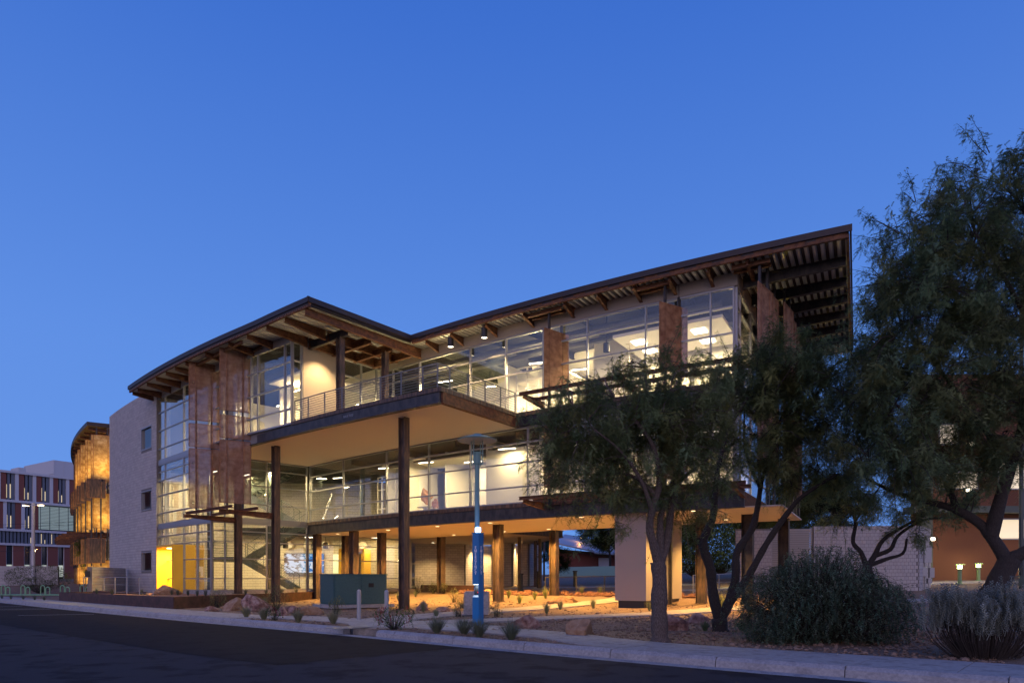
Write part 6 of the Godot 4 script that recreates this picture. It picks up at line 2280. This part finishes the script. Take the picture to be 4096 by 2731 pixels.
	# small plants
	var gn := ["first", "second", "third", "fourth", "fifth", "sixth", "seventh", "eighth"]
	var i := 0
	for s in [[-9.94, 25.5], [-8.77, 24.1], [-7.15, 22.8], [-5.74, 21.9], [-2.02, 18.3], [-1.25, 17.85], [-.83, 17.15], [-.02, 16.3]]:
		var big := i > 3
		tuft("%s grass tuft from the left in the kerb planting strip" % gn[i], v3(s[0], s[1], -.02), .56 if big else .5, 330, 1.5 if big else 1.0, [.17, .18, .10] if not big else [.11, .14, .085], 100 + i, "grass tuft", "grass_tuft", "grass tufts along the kerb strip")
		i += 1
	shrub("small red flowering shrub between the grass tufts before the purple boulder", v3(-8.3, 23.8, -.02), Vector3(.32, .5, .3), 60, "oval", [.06, .1, .04], .8, "flowering_shrub", [.25, .03, .05])
	shrub("wide red flowering shrub by the kerb beside the drain grate", v3(-3.41, 19.7, -.02), Vector3(.62, .62, .5), 150, "oval", [.06, .12, .03], .8, "flowering_shrub", [.3, .03, .05])
	var wild := [[-14.85, 34.4, .9, "tall wild shrub at the corner of the corten planter"], [-10.77, 31.2, 1.1, "tall white flowered shrub beside the terrace column foot"], [-7.3, 28.3, .7, "thin white flowered shrub before the green cabinet"], [-3.25, 38.5, .75, "thin upright lit shrub left of the concrete block"], [-2.45, 33.8, .6, "low lit shrub just left of the concrete block"], [-6.9, 49.9, 1.15, "bushy shrub beside the terrace column by the rear wall"], [-5.7, 49.3, .8, "thin leafy shrub by the dark retaining edge"], [-4.9, 48.8, .7, "small pale shrub before the rear block wall"], [-2.06, 26.2, .5, "small weed left of the blue tower beside the path"], [-.6, 26.2, .5, "small weed right of the concrete block"]]
	for s in wild: shrub(s[3], v3(s[0], s[1], ground(s[0], s[1]) - .02), Vector3(s[2] * .45, s[2], s[2] * .4), int(90 * s[2]) + 25, "oval", [.2, .22, .11], .8, "wild_shrub")
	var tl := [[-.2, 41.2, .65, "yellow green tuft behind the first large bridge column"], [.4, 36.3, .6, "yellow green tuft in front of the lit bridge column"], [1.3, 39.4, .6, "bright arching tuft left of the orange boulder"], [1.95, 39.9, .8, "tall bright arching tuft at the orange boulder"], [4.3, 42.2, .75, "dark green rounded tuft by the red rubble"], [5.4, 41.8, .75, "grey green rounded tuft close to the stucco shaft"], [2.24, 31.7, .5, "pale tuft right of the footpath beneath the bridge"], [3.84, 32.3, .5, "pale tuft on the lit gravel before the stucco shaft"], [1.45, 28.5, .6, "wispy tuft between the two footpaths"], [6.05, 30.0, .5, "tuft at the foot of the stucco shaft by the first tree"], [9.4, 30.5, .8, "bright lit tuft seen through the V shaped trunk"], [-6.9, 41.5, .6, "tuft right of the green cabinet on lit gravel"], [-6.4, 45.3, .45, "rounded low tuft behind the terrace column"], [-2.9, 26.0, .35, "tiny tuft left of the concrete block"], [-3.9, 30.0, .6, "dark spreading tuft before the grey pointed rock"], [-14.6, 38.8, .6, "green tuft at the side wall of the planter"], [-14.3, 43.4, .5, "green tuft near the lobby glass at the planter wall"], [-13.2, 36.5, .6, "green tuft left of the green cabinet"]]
	i = 0
	for s in tl:
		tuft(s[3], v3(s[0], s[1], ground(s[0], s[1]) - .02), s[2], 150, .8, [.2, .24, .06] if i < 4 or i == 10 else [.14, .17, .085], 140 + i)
		i += 1
	i = 0
	for q in [[-26.5, 43.5], [-25.0, 42.6], [-22.9, 42.2], [-20.6, 41.3], [-19.9, 40.6], [-19.0, 40.0], [-18.0, 39.0], [-17.3, 38.5], [-16.2, 41.5], [-15.5, 43.0], [-15.0, 44.3], [-14.4, 45.5]]:
		tuft("%s small planter grass along the foot of the left wing glass, counted from the left" % ["first", "second", "third", "fourth", "fifth", "sixth", "seventh", "eighth", "ninth", "tenth", "eleventh", "twelfth"][i], v3(q[0], q[1], .45), .42, 90, .6, [.05, .07, .045], 170 + i, "grass tuft", "planter_grass", "grass tufts in the planter")
		i += 1
	i = 0
	for q in [[-38.5, 50.5], [-36.8, 49.2], [-35.2, 47.9], [-33.6, 46.9], [-32.2, 46.0], [-31.0, 45.2]]:
		tuft("%s small agave tuft from the left in the gravel behind the far kerb" % gn[i], v3(q[0], q[1], .0), .4, 60, .8, [.05, .07, .05], 190 + i, "grass tuft", "agave_tuft", "agave tufts at far left")
		i += 1
	tuft("yellow green grass clump left of the golden wing", v3(-36.3, 62.5, .05), .9, 320, 1.2, [.16, .19, .06], 210)
	tuft("wide yellow grass clump near the foot of the golden wing", v3(-35.0, 60.5, .02), .9, 320, 1.3, [.18, .2, .06], 211)
	tuft("low green weed clump in front of the second trunk", v3(6.3, 18.7, 0), .35, 160, 1.2, [.05, .09, .03], 212)
	tuft("low green weed clump left of the second trunk", v3(5.35, 18.9, 0), .35, 120, 1.2, [.05, .09, .03], 213)

func _ready() -> void:
	# viewpoint: eye 1.45 m above the pavement, level, the lens shifted upwards
	var cam := Camera3D.new()
	cam.name = "camera"
	cam.projection = Camera3D.PROJECTION_FRUSTUM
	cam.near = .1
	cam.far = 3000
	cam.size = .1
	cam.frustum_offset = Vector2(0, .0347)
	cam.position = Vector3(0, 1.45, 0)
	add_child(cam)
	cam.current = true
	# dusk sky: deep blue overhead, paler low down, the last afterglow in the west behind the viewpoint
	var img := Image.create(256, 128, false, Image.FORMAT_RGBF)
	var ks := [[0.0, Color(.14, .32, .80)], [.3, Color(.112, .275, .775)], [.64, Color(.047, .16, .62)], [1.0, Color(.03, .10, .42)]]
	for y in 128:
		var el := (.5 - (y + .5) / 128.0) * PI
		var s := maxf(0, sin(el))
		var c: Color = ks[3][1]
		for k in 3:
			if s <= ks[k + 1][0]:
				c = ks[k][1].lerp(ks[k + 1][1], (s - ks[k][0]) / (ks[k + 1][0] - ks[k][0]))
				break
		for x in 256:
			var az := (x + .5) / 256.0 * TAU
			var d := Vector3(sin(az), 0, -cos(az))   # the panorama starts at the view's -z; the west lies behind, at +z
			var west := clampf(.5 + .5 * d.z, 0, 1) ** 2
			var g := west * exp(-s * 4.5)
			var q := Color(c.r + 1.8 * g, c.g + 1.1 * g, c.b + .6 * g)
			if el < 0: q = Color(.06, .055, .06)
			img.set_pixel(x, y, q)
	var pm := PanoramaSkyMaterial.new()
	pm.panorama = ImageTexture.create_from_image(img)
	var env := Environment.new()
	env.background_mode = Environment.BG_SKY
	env.sky = Sky.new()
	env.sky.sky_material = pm
	env.background_energy_multiplier = 1.0
	env.tonemap_mode = Environment.TONE_MAPPER_LINEAR
	env.tonemap_exposure = 1.0
	env.sdfgi_enabled = true
	env.ssao_enabled = true
	env.ssil_enabled = true
	var we := WorldEnvironment.new()
	we.name = "world"
	we.environment = env
	add_child(we)
	var sun := DirectionalLight3D.new()
	sun.name = "afterglow"
	sun.light_energy = .1
	sun.light_angular_distance = 40
	sun.light_color = Color(1, .8, .75)
	sun.shadow_enabled = true
	add_child(sun)
	sun.look_at_from_position(Vector3(0, 5, 6), Vector3(2, 0, -4))
	rng.seed = 20
	materials()
	build_ground()
	build_building()
	build_lamps()
	build_rear_wing()
	build_gold_wing()
	build_left_background()
	build_right_background()
	build_site()
	build_trees()
